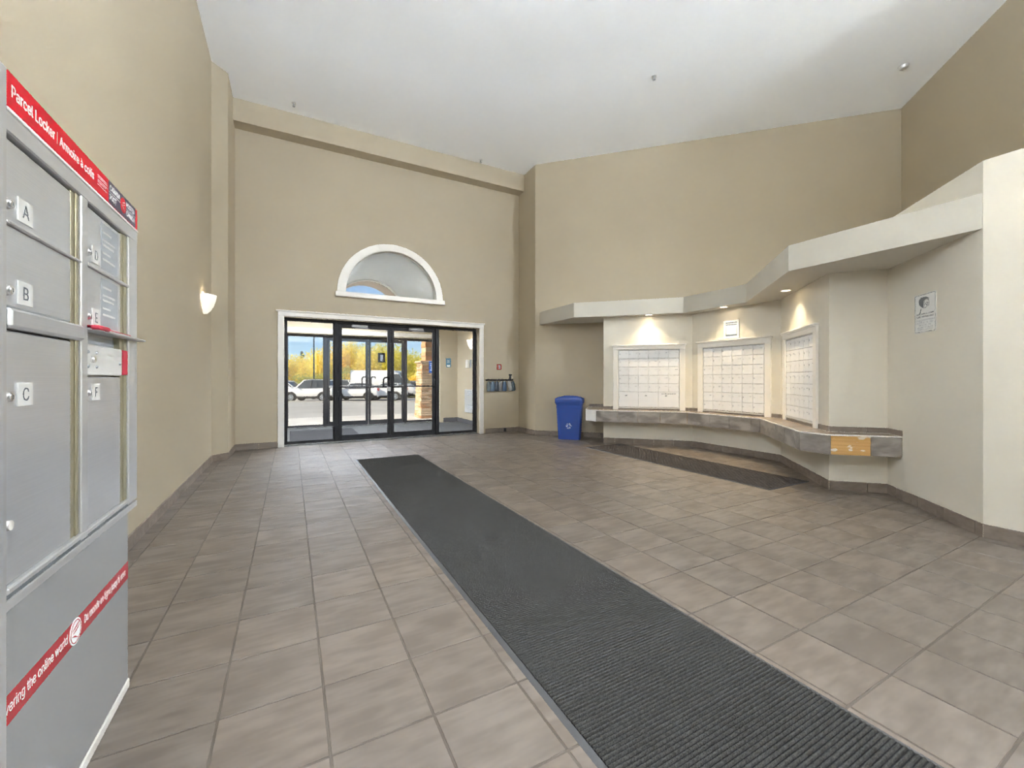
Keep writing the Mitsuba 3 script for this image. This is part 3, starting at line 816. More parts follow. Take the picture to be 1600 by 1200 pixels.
def mailbox(a, b, u0, u1, z0, z1, cap, label, rows, big, seed):
    """u0, u1: the panel inside the casing; z0, z1: its foot and head."""
    f = Fr(a, (b[0] - a[0], b[1] - a[1]))
    t = thing('mailbox_panel', label, 'mailboxes')
    r = np.random.default_rng(seed)
    w = .088
    part(t, 'frame', cat(f.b(u0, u1, z0, z0 + .022, .0, .02), f.b(u0, u1, z1 - .012, z1, .0, .012), f.b(u0, u0 + .012, z0, z1, 0, .012), f.b(u1 - .012, u1, z0, z1, 0, .012), f.b(u0, u1, z0, z1, .0005, .003)), 'mail_frame')
    part(t, 'casing', f.b(u0 - w, u0, .603, z1, 0.001, .030, .004), 'trim_white')
    part(t, 'casing', f.b(u1, u1 + w, .603, z1, 0.001, .030, .004), 'trim_white')
    part(t, 'casing_head', f.b(u0 - w, u1 + w, z1, cap - .018, .001, .032, .004), 'trim_white')
    part(t, 'casing_cap', cat(f.b(u0 - w - .022, u1 + w + .022, cap - .022, cap, .001, .052, .006), f.b(u0 - w - .01, u1 + w + .01, cap - .04, cap - .02, .001, .042, .004)), 'trim_white')
    n = 6
    du = (u1 - u0 - .024) / n
    zb = z0 + .024
    zt = z1 - .014
    if big:
        zs = np.concatenate([[zb], np.linspace(zb + .265, zt, rows + 1)])
    else:
        zs = np.linspace(zb, zt, rows + 1)
    for i in range(len(zs) - 1):
        if big and i == 0:
            for k in range(3):
                a0 = u0 + .012 + 2 * k * du
                d = part(t, 'parcel_door', f.s(a0 + .0025, a0 + 2 * du - .0025, zs[0] + .002, zs[1] - .002, .003, .014, .002), 'mail_door')
                part(d, 'lock', f(trimesh.creation.icosphere(2, .014).apply_scale([1.5, .6, .35]).apply_translation([a0 + du * .75, zs[1] - .065, .0145])), 'dark_print', True)
                if k == 2:
                    part(d, 'slot', f.b(a0 + .05, a0 + 2 * du - .05, zs[1] - .036, zs[1] - .028, .014, .0146), 'dark_print')
            continue
        for k in range(n):
            a0 = u0 + .012 + k * du
            d = part(t, 'mailbox_door', f.s(a0 + .0016, a0 + du - .0016, zs[i] + .003, zs[i + 1] - .003, .003, .0125 + r.uniform(-.0008, .0008), .002), 'mail_door')
            dz = zs[i + 1] - zs[i]
            dark = r.random() < .5
            part(d, 'lock', f(trimesh.creation.cylinder(.0082, .004, sections=12).apply_translation([a0 + .02, zs[i] + dz * .58, .0142])), 'grey_label' if dark else 'steel_frame')
            if r.random() < .8:
                w_ = r.uniform(.03, .045)
                part(d, 'name_label', f.b(a0 + du - .02 - w_, a0 + du - .02, zs[i] + dz * .64, zs[i] + dz * .64 + .007, .0118, .0138), 'grey_label' if r.random() < .25 else 'steel_frame')
    return t


L3 = math.hypot(T4[0] - T3[0], T4[1] - T3[1])
mailbox(T1, T2, .256, 1.268, .63, 1.656, 1.74, 'left cream mailbox panel with three large parcel doors at the bottom', 5, True, 1)
mailbox(T2, T3, .208, 1.215, .625, 1.652, 1.755, 'middle white mailbox panel below the lit wall vent', 7, False, 2)
mailbox(T3, T4, .254, 1.164, .64, 1.665, 1.762, 'right white mailbox panel seen at an angle beside the outer corner', 7, False, 3)

# vent above the middle panel
f = Fr(T2, (0, -1))
t = thing('wall_vent', 'small white wall vent lit by a downlight above the middle mailboxes', 'vent')
u0, u1, z0, z1 = .577, .828, 1.772, 2.045
part(t, 'frame', cat(f.b(u0, u0 + .03, z0, z1, .001, .016, .003), f.b(u1 - .03, u1, z0, z1, .001, .016, .003), f.b(u0, u1, z0, z0 + .03, .001, .016, .003), f.b(u0, u1, z1 - .03, z1, .001, .016, .003)), 'trim_bright')
part(t, 'back', f.b(u0 + .02, u1 - .02, z0 + .02, z1 - .02, .001, .004), 'grey_label')
part(t, 'cover', f.b(u0 + .035, u1 - .035, z0 + .052, z1 - .075, .004, .014, .003), 'plate_white')
part(t, 'slat', f.b(u0 + .03, u1 - .03, z1 - .062, z1 - .045, .004, .014, .003), 'trim_bright')

# ---------------------------------------------------------------- counter
P0, P1, P2, P3, P4, P5 = (4.653, 5.620), (5.685, 4.588), (5.685, 3.401), (4.651, 2.367), (4.651, 2.091), (5.089, 1.701)
E1, E2 = (4.653, 5.90), (5.151, 6.424)
t = thing('counter', 'long angled wall counter faced with grey stone tiles below the mailboxes', 'counter')
plan = Polygon([E1, P0, P1, P2, P3, P4, P5, T5, T4, T3, T2, T1, T0, E2]).buffer(-.012, join_style=2)
plan_top = Polygon([E1, P0, P1, P2, P3, P4, P5, T5, T4, T3, T2, T1, T0, E2]).buffer(-.001, join_style=2)
part(t, 'core', prism(plan, .412, .592), 'bare_wood')
part(t, 'underside', prism(plan, .404, .412), 'paint_cream')
part(t, 'top', prism(plan_top, .592, .602), 'counter_top')
rim = Polygon([E1, P0, P1, P2, P3, P4, P5, T5, T4, T3, T2, T1, T0, E2]).buffer(.002, join_style=2)
rim = rim.difference(rim.buffer(-.010, join_style=2)).difference(Polygon([T5, T4, T3, T2, T1, T0, (7, 6), (7, 1)]).buffer(.004))
part(t, 'edge_trim', prism(rim, .592, .6045), 'trim_bright', label='thin white metal edge trim')


def fascia(a, b, joints, skip=None):
    f = Fr(a, (b[0] - a[0], b[1] - a[1]))
    L = math.hypot(b[0] - a[0], b[1] - a[1])
    js = [0.0] + joints + [L]
    for k in range(len(js) - 1):
        if skip == k:
            part(t, 'bare_panel', f.b(js[k], js[k + 1], .407, .591, -.012, -.007), 'bare_wood', label='bare wooden patch where a tile has come off')
        else:
            part(t, 'tile', f.s(js[k] + .0012, js[k + 1] - .0012, .406, .592, -.012, 0, .0015), 'tile_fascia')


fascia(P0, P1, [.36, .69, 1.05])
fascia(P1, P2, [.085, .41, .735, 1.06])
fascia(P2, P3, [.33, .65, .98, 1.30])
fascia(P3, P4, [])
fascia(P4, P5, [.335], skip=0)
fe = Fr(E1, (P0[0] - E1[0], P0[1] - E1[1]))
part(t, 'end_panel', fe.b(0, math.hypot(P0[0] - E1[0], P0[1] - E1[1]), .406, .592, -.012, .001), 'trim_bright', label='plain white end panel')
fe2 = Fr(E2, (E1[0] - E2[0], E1[1] - E2[1]))
part(t, 'end_panel', fe2.b(0, math.hypot(E1[0] - E2[0], E1[1] - E2[1]), .406, .592, -.012, .001), 'trim_bright')

# ---------------------------------------------------------------- security sign on the right wall
t = thing('security_sign', 'white surveillance sign with a black camera symbol on the right wall', 'sign')
f = f56
u0, u1, z0, z1 = .427, .702, 1.552, 1.891
part(t, 'board', f.b(u0, u1, z0, z1, .001, .006, .002), 'plate_white')
part(t, 'border', cat(f.b(u0 + .006, u1 - .006, z1 - .010, z1 - .006, .006, .0066), f.b(u0 + .006, u1 - .006, z0 + .006, z0 + .010, .006, .0066), f.b(u0 + .006, u0 + .010, z0 + .006, z1 - .006, .006, .0066), f.b(u1 - .010, u1 - .006, z0 + .006, z1 - .006, .006, .0066)), 'dark_print')
uc = (u0 + u1) / 2
body = Polygon([(-.075, .035), (-.045, .055), (.02, .055), (.065, .035), (.02, .03), (-.01, .02), (-.01, -.045), (-.035, -.03), (-.07, -.005)])
face = Polygon([(-.004, .018), (.055, .030), (.062, -.022), (.004, -.045)])
cam = [prism(body, .006, .0068), prism(face.difference(face.buffer(-.004)), .006, .0068), trimesh.creation.annulus(.009, .016, .0008).apply_translation([.03, -.006, .0064]), prism(Polygon([(-.048, -.045), (-.036, -.04), (-.055, -.09), (-.072, -.095)]), .006, .0068)]
part(t, 'symbol', f(cat(*cam).apply_translation([uc - .005, z1 - .085, 0])), 'dark_print', label='black camera symbol')
for q, (s, z) in enumerate((('THIS AREA IS UNDER', .150), ('VIDEO SURVEILLANCE', .127), ('PLEASE KEEP DOORS', .096), ('SECURED AT ALL TIMES', .075), ('DO NOT ALLOW', .054), ('ANYONE TO FOLLOW', .033), ('YOU INTO BUILDING', .013))):
    part(t, 'lettering', f.text(s, .0125, uc, z0 + z + .006, .006, .0006, center=True, bold=q < 2, width=min(.23, .0128 * len(s))), 'dark_print' if q < 2 else 'grey_label')

# ---------------------------------------------------------------- recycling bin
f = Fr((4.385 + .04, 7.19 - .73 - .0), (1, -1))
f = Fr((4.400, 6.505), (1, -1))
t = thing('recycling_bin', 'blue plastic recycling bin with a white recycling symbol against the back wall', 'bin')


def rring(u0, u1, n0, n1, z, r=.03, k=5):
    p_ = sbox(u0 + r, n0 + r, u1 - r, n1 - r).buffer(r, quad_segs=k)
    c = np.array(p_.exterior.coords)[:-1]
    return np.stack([c[:, 0], np.full(len(c), z), c[:, 1]], 1)


W_, Dp = .515, .30
body = loft([rring(.055, W_ - .055, -Dp + .045, -.03, .004), rring(.02, W_ - .02, -Dp + .02, -.012, .64), rring(.012, W_ - .012, -Dp + .012, -.004, .66), rring(.012, W_ - .012, -Dp + .012, -.004, .685)])
part(t, 'body', f(body), 'bin_blue', 35)
pan = loft([rring(.105, W_ - .105, -.03, -.018, .06, .005, 2), rring(.082, W_ - .082, -.018, -.006, .58, .005, 2)])
part(t, 'front_panel', f(pan), 'bin_blue', 35)
lid = loft([rring(-.002, W_ + .002, -Dp - .002, .008, .683), rring(-.006, W_ + .006, -Dp - .006, .012, .700), rring(-.004, W_ + .004, -Dp, .010, .745), rring(.0, W_, -Dp, .008, .775, .02), rring(.06, W_ - .06, -Dp + .02, -.005, .800, .02), rring(.14, W_ - .14, -Dp + .05, -.03, .818, .02), rring(.2, W_ - .2, -Dp + .1, -.08, .824, .02)])
part(t, 'lid', f(lid), 'bin_blue', 35, label='domed blue swing lid')
part(t, 'lid_flap', f.b(.055, W_ - .055, .705, .752, .008, .014, .004), 'bin_blue')
arrow = []
for k in range(3):
    p_ = Polygon([(-.038, -.046), (.012, -.046), (.012, -.058), (.034, -.034), (.012, -.010), (.012, -.022), (-.024, -.022)])
    p_ = p_.difference(p_.buffer(-.0065))
    arrow.append(shapely.affinity.rotate(p_, 120 * k + 8, origin=(0, 0)))
sym = cat(*[prism(p_, 0, .0012) for p_ in arrow])
tilt = math.atan2(.018, .6)
sym.apply_transform(trimesh.transformations.rotation_matrix(tilt, [1, 0, 0]))
part(t, 'symbol', f(sym.apply_translation([W_ / 2, .262, -.0085])), 'white_print', label='white recycling arrows')

# ---------------------------------------------------------------- small things on the far wall
f = Fr((0, YF), (1, 0))
t = thing('fire_alarm_pull', 'small red fire alarm pull on the wall right of the doors', 'alarm')
part(t, 'case', f.b(3.862, 3.965, 1.335, 1.458, .001, .035, .006), 'alarm_red')
part(t, 'handle', f.b(3.895, 3.932, 1.352, 1.435, .035, .045, .004), 'grey_label')
t = thing('wall_outlet', 'black outlet in the baseboard below the hanging pouches', 'outlet')
part(t, 'plate', f.b(4.025, 4.085, .012, .092, .010, .015, .002), 'black_plastic')
part(t, 'socket', cat(f.b(4.037, 4.073, .056, .082, .015, .017, .001), f.b(4.037, 4.073, .022, .048, .015, .017, .001)), 'black_metal')
t = thing('hook_rail', 'dark hook rail on the wall right of the doors holding small pouches', 'rack')
part(t, 'rail', f.b(3.60, 4.24, 1.105, 1.135, .001, .018, .003), 'black_metal')
for k in range(8):
    u = 3.64 + k * .083
    part(t, 'hook', tube([f.pt(u, 1.12, .018), f.pt(u, 1.115, .05), f.pt(u, 1.13, .06), f.pt(u, 1.145, .055)], .005, 6), 'black_metal', True)
pouch_cols = [((.20, .25, .27), 'grey-green pouch hanging at the left end of the hook rail', .0), ((.22, .33, .46), 'shiny light blue pouch second from the left on the hook rail', .03), ((.04, .06, .09), 'dark navy pouch third from the left on the hook rail', .0),
              ((.34, .33, .33), 'grey-beige pouch in the middle of the hook rail', .02), ((.07, .14, .25), 'mid blue pouch right of the grey-beige one on the hook rail', .01), ((.62, .61, .58), 'tilted white pouch on the hook rail', -.28), ((.06, .10, .12), 'dark teal pouch tilted at the right end of the hook rail', -.16)]
for k, (c, lab, ang) in enumerate(pouch_cols):
    m = pri(f'pouch_cloth_{k}', [x * .38 for x in c], 0.4)
    u, w, top, bot = 3.655 + k * .092, .050, 1.09, .885
    if k == 6:
        u = 4.215
    if k == 5:
        u = 4.125
    rows_, colz = 9, 8
    v, fcs = [], []
    g = []
    for i in range(rows_ + 1):
        s_ = i / rows_
        z = top + (bot - top) * s_
        half = w * (.62 + .38 * min(1, s_ * 3)) * (1 - .06 * max(0, s_ - .8) * 5)
        th = .022 + .020 * math.sin(math.pi * min(1, .15 + .8 * s_))
        angs = np.linspace(0, 2 * math.pi, 12, endpoint=False)
        g.append(np.stack([half * np.cos(angs) * (1 + .05 * np.sin(3 * angs + i)), np.full(12, z - top), .042 + th * .5 * np.sin(angs) + .003 * np.sin(5 * angs + 2 * i)], 1))
    m_ = loft(g)
    m_.apply_transform(trimesh.transformations.rotation_matrix(-ang, [0, 0, 1]))
    m_.apply_translation([u, top, .012])
    p_ = thing('pouch', lab, 'pouch', None)
    part(p_, 'bag', f(m_), m, 50)
    part(p_, 'strap', tube([f.pt(u - .018, top - .01, .05), f.pt(u - .012, top + .035, .06), f.pt(u + .012, top + .035, .06), f.pt(u + .018, top - .01, .05)], .0045, 6), 'black_plastic', True)
t = thing('clip_hook', 'single black clip on the wall above the white pouch', 'hook')
add(t, cat(f.b(4.160, 4.205, 1.135, 1.235, .001, .03, .006), f.b(4.150, 4.215, 1.215, 1.245, .001, .045, .006)), 'black_plastic')

# ---------------------------------------------------------------- mats
t = thing('runner_mat', 'long dark grey ribbed runner mat with rubber edges across the tiled floor', 'mat')
MX0, MX1, MY0, MY1 = .798, 1.702, -.6, 6.165
edge = .024


def mat_height(X, Y):
    pitch = .01475
    d = (Y / pitch - np.floor(Y / pitch) - .5) / .355
    h = np.where(np.abs(d) < .999, .0045 + .0078 * np.sqrt(np.maximum(1 - d * d, 0)), .0030)
    lump = np.sin(2 * np.pi * (X / .0165 + .37 * np.floor(Y / pitch)))
    near = np.clip((4.2 - Y) / 1.0, 0, 1)
    h += .0008 * lump * near
    h += near * .0010 * (meshkit.noise(np.stack([X * 70, Y * 70, 0 * X], -1), 3) - .5)
    for y0, y1 in ((4.51, 4.66), (2.55, 2.665), (2.88, 2.93)):
        yc = y0 + (y1 - y0) * (X - MX0) / (MX1 - MX0)
        h -= .0035 * np.exp(-((Y - yc) / .010) ** 2)
    h += .012 * np.exp(-((Y - 5.42 - .08 * (X - 1.35)) / .05) ** 2 - ((X - 1.38) / .13) ** 2)
    return h


def grid_mesh(xs, ys, H):
    nx, ny = len(xs), len(ys)
    X, Y = np.meshgrid(xs, ys, indexing='ij')
    v = np.stack([X, Y, H(X, Y)], -1).reshape(-1, 3)
    i, j = np.meshgrid(np.arange(nx - 1), np.arange(ny - 1), indexing='ij')
    q = (i * ny + j).ravel()
    return trimesh.Trimesh(v, np.vstack([np.stack([q, q + ny, q + ny + 1], 1), np.stack([q, q + ny + 1, q + 1], 1)]), process=False)


RIB = np.array([0, .14, .15, .2, .32, .5, .68, .8, .85, .86])
ys1 = ((np.arange(17, 244)[:, None] + RIB) * .01475).ravel()
ys2 = ((np.arange(244, 416)[:, None] + RIB[[0, 1, 3, 5, 7, 9]]) * .01475).ravel()
g1 = grid_mesh(np.linspace(MX0 + edge, MX1 - edge, 190), ys1, mat_height)
g2 = grid_mesh(np.linspace(MX0 + edge, MX1 - edge, 40), ys2, mat_height)
g0 = grid_mesh(np.linspace(MX0 + edge, MX1 - edge, 12), ((np.arange(-39, 17)[:, None] + RIB[[0, 1, 3, 5, 7, 9]]) * .01475).ravel(), mat_height)
part(t, 'ribbed_pile', cat(g0, g1, g2), 'mat_pile', kind='stuff', label='fine twisted ribs of grey pile')
prof = lambda s: np.array([[0, 0.0005], [s * .006, .004], [s * .016, .0072], [s * (edge - .002), .0078], [s * edge, .0005]])


def strip(prof_xy, y0, y1):
    p0 = np.array([[x, y0, z] for x, z in prof_xy])
    p1 = np.array([[x, y1, z] for x, z in prof_xy])
    return loft([p0, p1])


pr0 = prof(1)
part(t, 'edge', strip([(MX0 + x, z) for x, z in pr0], MY0, MY1), 'mat_rubber', 40)
part(t, 'edge', strip([(MX1 - x, z) for x, z in pr0], MY0, MY1), 'mat_rubber', 40)
part(t, 'edge', slab([MX0, MY1 - .022, .0005], [MX1, MY1, .0075], .006), 'mat_rubber')
part(t, 'groove_shade_backing', bx([MX0 + .012, MY0, .0003], [MX1 - .012, MY1 - .012, .0052]), 'mat_black', label='near-black rubber sheet that puts shade into the grooves')  # near-black sheet under the ribs puts the groove shade into colour

t = thing('alcove_mat', 'narrow dark diamond pattern mat on the floor in front of the mailbox counter', 'mat')
NX0, NX1, NY0, NY1 = 4.345, 5.09, 2.495, 5.505


def niche_h(X, Y):
    u, v = (X + Y) / .052, (X - Y) / .052
    a_ = np.abs(np.mod(u, 1) - .5) * 2
    b_ = np.abs(np.mod(v, 1) - .5) * 2
    return .003 + .010 * np.maximum(a_, b_) ** 2


part(t, 'pile', grid_mesh(np.linspace(NX0 + .012, NX1 - .012, 90), np.linspace(NY0 + .012, NY1 - .012, 360), niche_h), 'mat_niche', kind='stuff', label='raised diamond pattern pile')
part(t, 'edge', cat(slab([NX0, NY0, .0005], [NX0 + .016, NY1, .0085], .005), slab([NX1 - .016, NY0, .0005], [NX1, NY1, .0085], .005), slab([NX0, NY0, .0005], [NX1, NY0 + .016, .0085], .005), slab([NX0, NY1 - .016, .0005], [NX1, NY1, .0085], .005)), 'mat_rubber')
part(t, 'groove_shade_backing', bx([NX0 + .01, NY0 + .01, .0003], [NX1 - .01, NY1 - .01, .0062]), 'mat_black')  # near-black sheet puts shade into the low parts of the pattern

# ---------------------------------------------------------------- outside
def ground_z(x, y):
    d = np.asarray(x) * FWD[0] + np.asarray(y) * FWD[1]
    return -.03 - .58 * np.clip((d - 13.5) / 19.0, 0, 1) - .02 * np.clip(d - 40, 0, 60) * 0


struct('walkway', bx([-6, YO + .19, -.2], [12, 13.9, -.03]), 'concrete', 'pale concrete walk outside the doors')
lot = grid_mesh(np.linspace(-45, 60, 60), np.linspace(13.9, 75, 50), lambda X, Y: ground_z(X, Y) - .035 * (Y > 14.5))
struct('parking_lot', lot, 'asphalt', 'pale sunlit parking lot', smooth=True)
kerb = thing('kerb', 'low pale kerb line at the front of the parked cars', 'kerb')
ka, kb = at(300, 630, 30.6), at(760, 630, 30.6)
fk = Fr(ka, (kb - ka)[:2])
gz = float(ground_z(*((ka + kb) / 2)[:2]))
add(kerb, fk.b(0, 22, gz - .1, gz + .05, -.16, 0, .01), 'concrete')
bank = grid_mesh(np.linspace(-45, 60, 70), np.linspace(0, 26, 20), lambda X, Y: np.clip(Y, 0, 8) * .12 + .25 * meshkit.noise(np.stack([X * .6, Y * .6, 0 * X], -1), 9) - .12)
R = np.eye(4)
R[:2, 0], R[:2, 1] = RGT, FWD
R[:3, 3] = [*(37.5 * FWD + (-8) * RGT), -.60]
bank.apply_transform(R)
struct('grass_bank', bank, 'grass', 'rough autumn grass behind the parked cars', smooth=True)

# stone pillar by the outer doors, built stone by stone
t = thing('stone_pillar', 'tapered pillar of stacked brown stone outside the right side light', 'pillar')
X0, X1, Y0, Y1 = 3.37, 4.02, 12.0, 12.65


def pil(z):
    k = min(max(z / 1.62, 0), 1)
    return X0 + .05 * k, X1 - .05 * k, Y0 + .05 * k, Y1 - .05 * k


core = loft([np.array([[pil(z)[0] + .03, pil(z)[2] + .03, z], [pil(z)[1] - .03, pil(z)[2] + .03, z], [pil(z)[1] - .03, pil(z)[3] - .03, z], [pil(z)[0] + .03, pil(z)[3] - .03, z]]) for z in (-.03, 1.62)])
part(t, 'core', core, 'mortar')
z = -.03
rp = np.random.default_rng(5)
course = 0
while z < 1.60:
    h = rp.uniform(.045, .085)
    h = min(h, 1.62 - z)
    x0, x1, y0, y1 = pil(z)
    for side in range(4):
        L = (x1 - x0) if side in (0, 2) else (y1 - y0)
        u = 0.0
        while u < L - .01:
            w = min(rp.uniform(.18, .38), L - u)
            if L - u - w < .08:
                w = L - u
            o = rp.uniform(.0, .022)
            g_ = .004
            if side == 0:
                lo, hi = [x0 + u + g_, y0 - o, z + g_], [x0 + u + w - g_, y0 + .05, z + h - g_]
            elif side == 2:
                lo, hi = [x0 + u + g_, y1 - .05, z + g_], [x0 + u + w - g_, y1 + o, z + h - g_]
            elif side == 3:
                lo, hi = [x0 - o, y0 + u + g_, z + g_], [x0 + .05, y0 + u + w - g_, z + h - g_]
            else:
                lo, hi = [x1 - .05, y0 + u + g_, z + g_], [x1 + o, y0 + u + w - g_, z + h - g_]
            part(t, 'stone', cbx(lo, hi, .008), ['stone_brown', 'stone_tan', 'stone_brown', 'stone_red', 'stone_tan'][rp.integers(5)])
            u += w
    z += h
    course += 1
part(t, 'cap', cbx([3.36, 11.99, 1.62], [4.03, 12.66, 1.68], .012), 'stone_tan', label='flat pale stone cap')
shaft = bx([3.56, 12.12, 1.68], [3.92, 12.52, 2.62])
part(t, 'shaft', shaft, 'stone_red')
for k, z in enumerate(np.arange(1.69, 2.58, .135)):
    o = .012 if k % 2 else .0
    part(t, 'stone', cbx([3.545 - o, 12.10 - o, z], [3.935 + o, 12.54 + o, z + .128], .01), ['stone_red', 'stone_brown', 'stone_tan'][k % 3])
# portico arch in front of the vault
pf = sbox(-.9, 2.60, 4.6, 4.4).difference(arch_poly(cx, cz + .02, cr + .01, .4))
struct('portico', upright(pf, YO + .2, 11.4), 'stucco', 'stucco porch with a barrel arch over the outer doors')

# lamp post
pp = at(490.5, 600, 36.2)
t = thing('lamp_post', 'tall black lamp post rising behind the white compact SUV', 'lamp post')
gz = float(ground_z(pp[0], pp[1]))
part(t, 'pole', tube([[pp[0], pp[1], gz], [pp[0], pp[1], gz + 5.6]], [.065, .05], 12), 'black_metal', 40)
part(t, 'base', cbx([pp[0] - .14, pp[1] - .14, gz - .03], [pp[0] + .14, pp[1] + .14, gz + .12], .02), 'black_metal')
part(t, 'lamp_head', cbx([pp[0] - .15, pp[1] - .5, gz + 7.56], [pp[0] + .15, pp[1] + .1, gz + 7.68], .02), 'black_metal')

# vehicles


def wheel(t, x, side, w, r, width=.2):
    y = side * (w - width / 2 + .01)
    ty = trimesh.creation.cylinder(r, width, sections=28)
    ty.apply_transform(trimesh.transformations.rotation_matrix(math.pi / 2, [1, 0, 0]))
    ty.apply_translation([x, y, r])
    k = part(t, 'wheel', M_(ty), 'tyre', 40)
    ys = side * (w + .012)
    rim = trimesh.creation.annulus(r * .55, r * .66, .02)
    spokes = [trimesh.creation.box([r * .12, r * 1.2, .02]).apply_transform(trimesh.transformations.rotation_matrix(a_, [0, 0, 1])) for a_ in np.arange(5) * math.pi / 5]
    m = cat(rim, *spokes)
    m.apply_transform(trimesh.transformations.rotation_matrix(math.pi / 2, [1, 0, 0]))
    m.apply_translation([x, ys, r])
    part(k, 'rim', M_(m), 'alloy')


M_ = None


def vehicle(label, cat_, center, heading, L, W, H, kind='suv', flip=False, group=None):
    """x forward is towards the car's nose; the car stands on the ground at center."""
    global M_
    t = thing({'van': 'cargo_van'}.get(kind, 'car'), label, cat_, group)
    gz = float(ground_z(center[0], center[1])) - .035
    R = np.eye(4)
    d = np.array(heading) / np.linalg.norm(heading)
    if flip:
        d = -d
    R[:2, 0], R[:2, 1], R[:3, 3] = d, [-d[1], d[0]], [center[0], center[1], gz]

    def M_l(m):
        m = m.copy()
        m.apply_transform(R)
        return m
    M_ = M_l
    w = W / 2
    hl = L / 2
    if kind == 'van':
        st = [(-hl, .95, .45, .9), (-hl + .05, H, .40, 1), (.15 * L, H, .38, 1), (.23 * L, H - .06, .38, 1), (.33 * L, 1.45, .36, .98), (.36 * L, 1.25, .34, .97), (.46 * L, 1.05, .34, .94), (hl, .85, .40, .82)]
    elif kind == 'sedan':
        st = [(-hl, .90, .42, .78), (-hl + .12, 1.02, .32, .94), (-.28 * L, 1.03, .27, 1), (.12 * L, .98, .25, 1), (.22 * L, .96, .25, 1), (.42 * L, .80, .28, .94), (hl - .04, .66, .32, .82), (hl, .55, .38, .7)]
    else:
        st = [(-hl, .95, .48, .80), (-hl + .10, 1.08, .36, .95), (-.30 * L, 1.10, .30, 1), (.10 * L, 1.06, .28, 1), (.20 * L, 1.05, .28, 1), (.40 * L, .98, .32, .96), (hl - .06, .82, .36, .86), (hl, .68, .44, .72)]

    def ring(x, zt, zb, k):
        h = zt - zb
        y = w * k
        p_ = [(-y * .88, zb), (-y * .97, zb + .15 * h), (-y, zb + .5 * h), (-y * .965, zt - .12 * h), (-y * .86, zt), (y * .86, zt), (y * .965, zt - .12 * h), (y, zb + .5 * h), (y * .97, zb + .15 * h), (y * .88, zb)]
        return np.array([[x, a_, b_] for a_, b_ in p_])
    part(t, 'body', M_l(loft([ring(*s) for s in st])), 'car_white', 35)
    part(t, 'sill', M_l(loft([ring(x, zb + .22, zb - .05, k * .985) for x, zt, zb, k in st[1:-1]])), 'car_black', 35)
    if kind != 'van':
        b = 1.0 if kind == 'sedan' else 1.07
        fr_, rr_ = (.24, -.36) if kind == 'sedan' else (.24, -.46)
        cab = [(fr_ * L, b - .04, b, .80, .84), (.10 * L, H - .05, b, .72, .93), (-.05 * L, H, b, .72, .94), ((rr_ + .13) * L, H - .03, b, .71, .93), ((rr_ + .02) * L, b + .12, b, .74, .88), (rr_ * L, b, b - .03, .76, .86)]

        def gring(x, zr, zb, kt, kb, dz=0.0):
            zr, yt, yb = max(zr + dz, zb + .02), w * kt, w * kb
            return np.array([[x, a_, b_] for a_, b_ in ((-yb, zb - .02), (-yt, zr - .05), (-yt * .8, zr), (yt * .8, zr), (yt, zr - .05), (yb, zb - .02))])
        part(t, 'windows', M_l(loft([gring(*s) for s in cab])), 'car_glass', 30)
        top = [(s[0] + (.1 if i == 0 else -.06 if i == 2 else 0), s[1], s[3]) for i, s in enumerate(cab[1:4])]
        part(t, 'roof', M_l(loft([np.array([[x, a_, b_] for a_, b_ in ((-w * k * 1.01, zr - .085), (-w * k * .82, zr + .012), (w * k * .82, zr + .012), (w * k * 1.01, zr - .085))]) for x, zr, k in top])), 'car_white', 35)
        for sd in (-1, 1):
            for i0, i1 in ((0, 1), (3, 4)):
                a_, b_ = cab[i0], cab[i1]
                q0 = np.array([a_[0], sd * w * a_[4] * 1.0, a_[2]])
                q1 = np.array([b_[0], sd * w * b_[3] * 1.0, b_[1] - .06])
                if i0 == 3:
                    q0, q1 = np.array([b_[0] + .05, sd * w * b_[4], b_[2]]), np.array([a_[0], sd * w * a_[3], a_[1] - .06])
                part(t, 'roof_pillar', M_l(tube([q0, q1], [.05, .04], 6)), 'car_white', 40)
            x = -.06 * L
            part(t, 'door_pillar', M_l(tube([[x, sd * w * .945, b], [x - .02, sd * w * .735, H - .06]], .03, 6)), 'car_black', 40)
            part(t, 'mirror', M_l(trimesh.creation.icosphere(2, .1).apply_scale([.7, 1, .8]).apply_translation([.19 * L, sd * (w + .06), b + .05])), 'car_white', True)
            if kind == 'suv':
                part(t, 'roof_rail', M_l(tube([[.08 * L, sd * w * .66, H + .03], [-.32 * L, sd * w * .66, H + .03]], .02, 6)), 'car_black', True)
    else:
        wz = [np.array([[x, sd * (w * 1.004), z] for x, z in ((.10 * L, 1.35), (.34 * L, 1.30), (.25 * L, H - .35), (.10 * L, H - .35))]) for sd in (-1, 1)]
        for q in wz:
            part(t, 'side_window', M_l(trimesh.convex.convex_hull(np.vstack([q, q * [1, .97, 1]]))), 'car_glass')
        q = np.array([[x, y, z] for x, y, z in ((.345 * L + .02, -w * .8, 1.38), (.345 * L + .02, w * .8, 1.38), (.24 * L + .05, -w * .8, H - .2), (.24 * L + .05, w * .8, H - .2))])
        part(t, 'windscreen', M_l(trimesh.convex.convex_hull(np.vstack([q, q - [.06, 0, .03]]))), 'car_glass')
    r = .36 if kind == 'van' else .335
    wb = .30 * L
    for x in (-wb + (.0 if kind != 'van' else -.02 * L), wb + .02 * L):
        for sd in (-1, 1):
            arch = trimesh.creation.annulus(r * 1.02, r * 1.28, .06)
            arch = trimesh.intersections.slice_mesh_plane(arch, [0, 1, 0], [0, -.12, 0])
            arch.apply_transform(trimesh.transformations.rotation_matrix(math.pi / 2, [1, 0, 0]))
            arch.apply_translation([x, sd * (w * .985), r])
            part(t, 'wheel_arch', M_l(arch), 'car_black')
            wheel(t, x, sd, w, r)
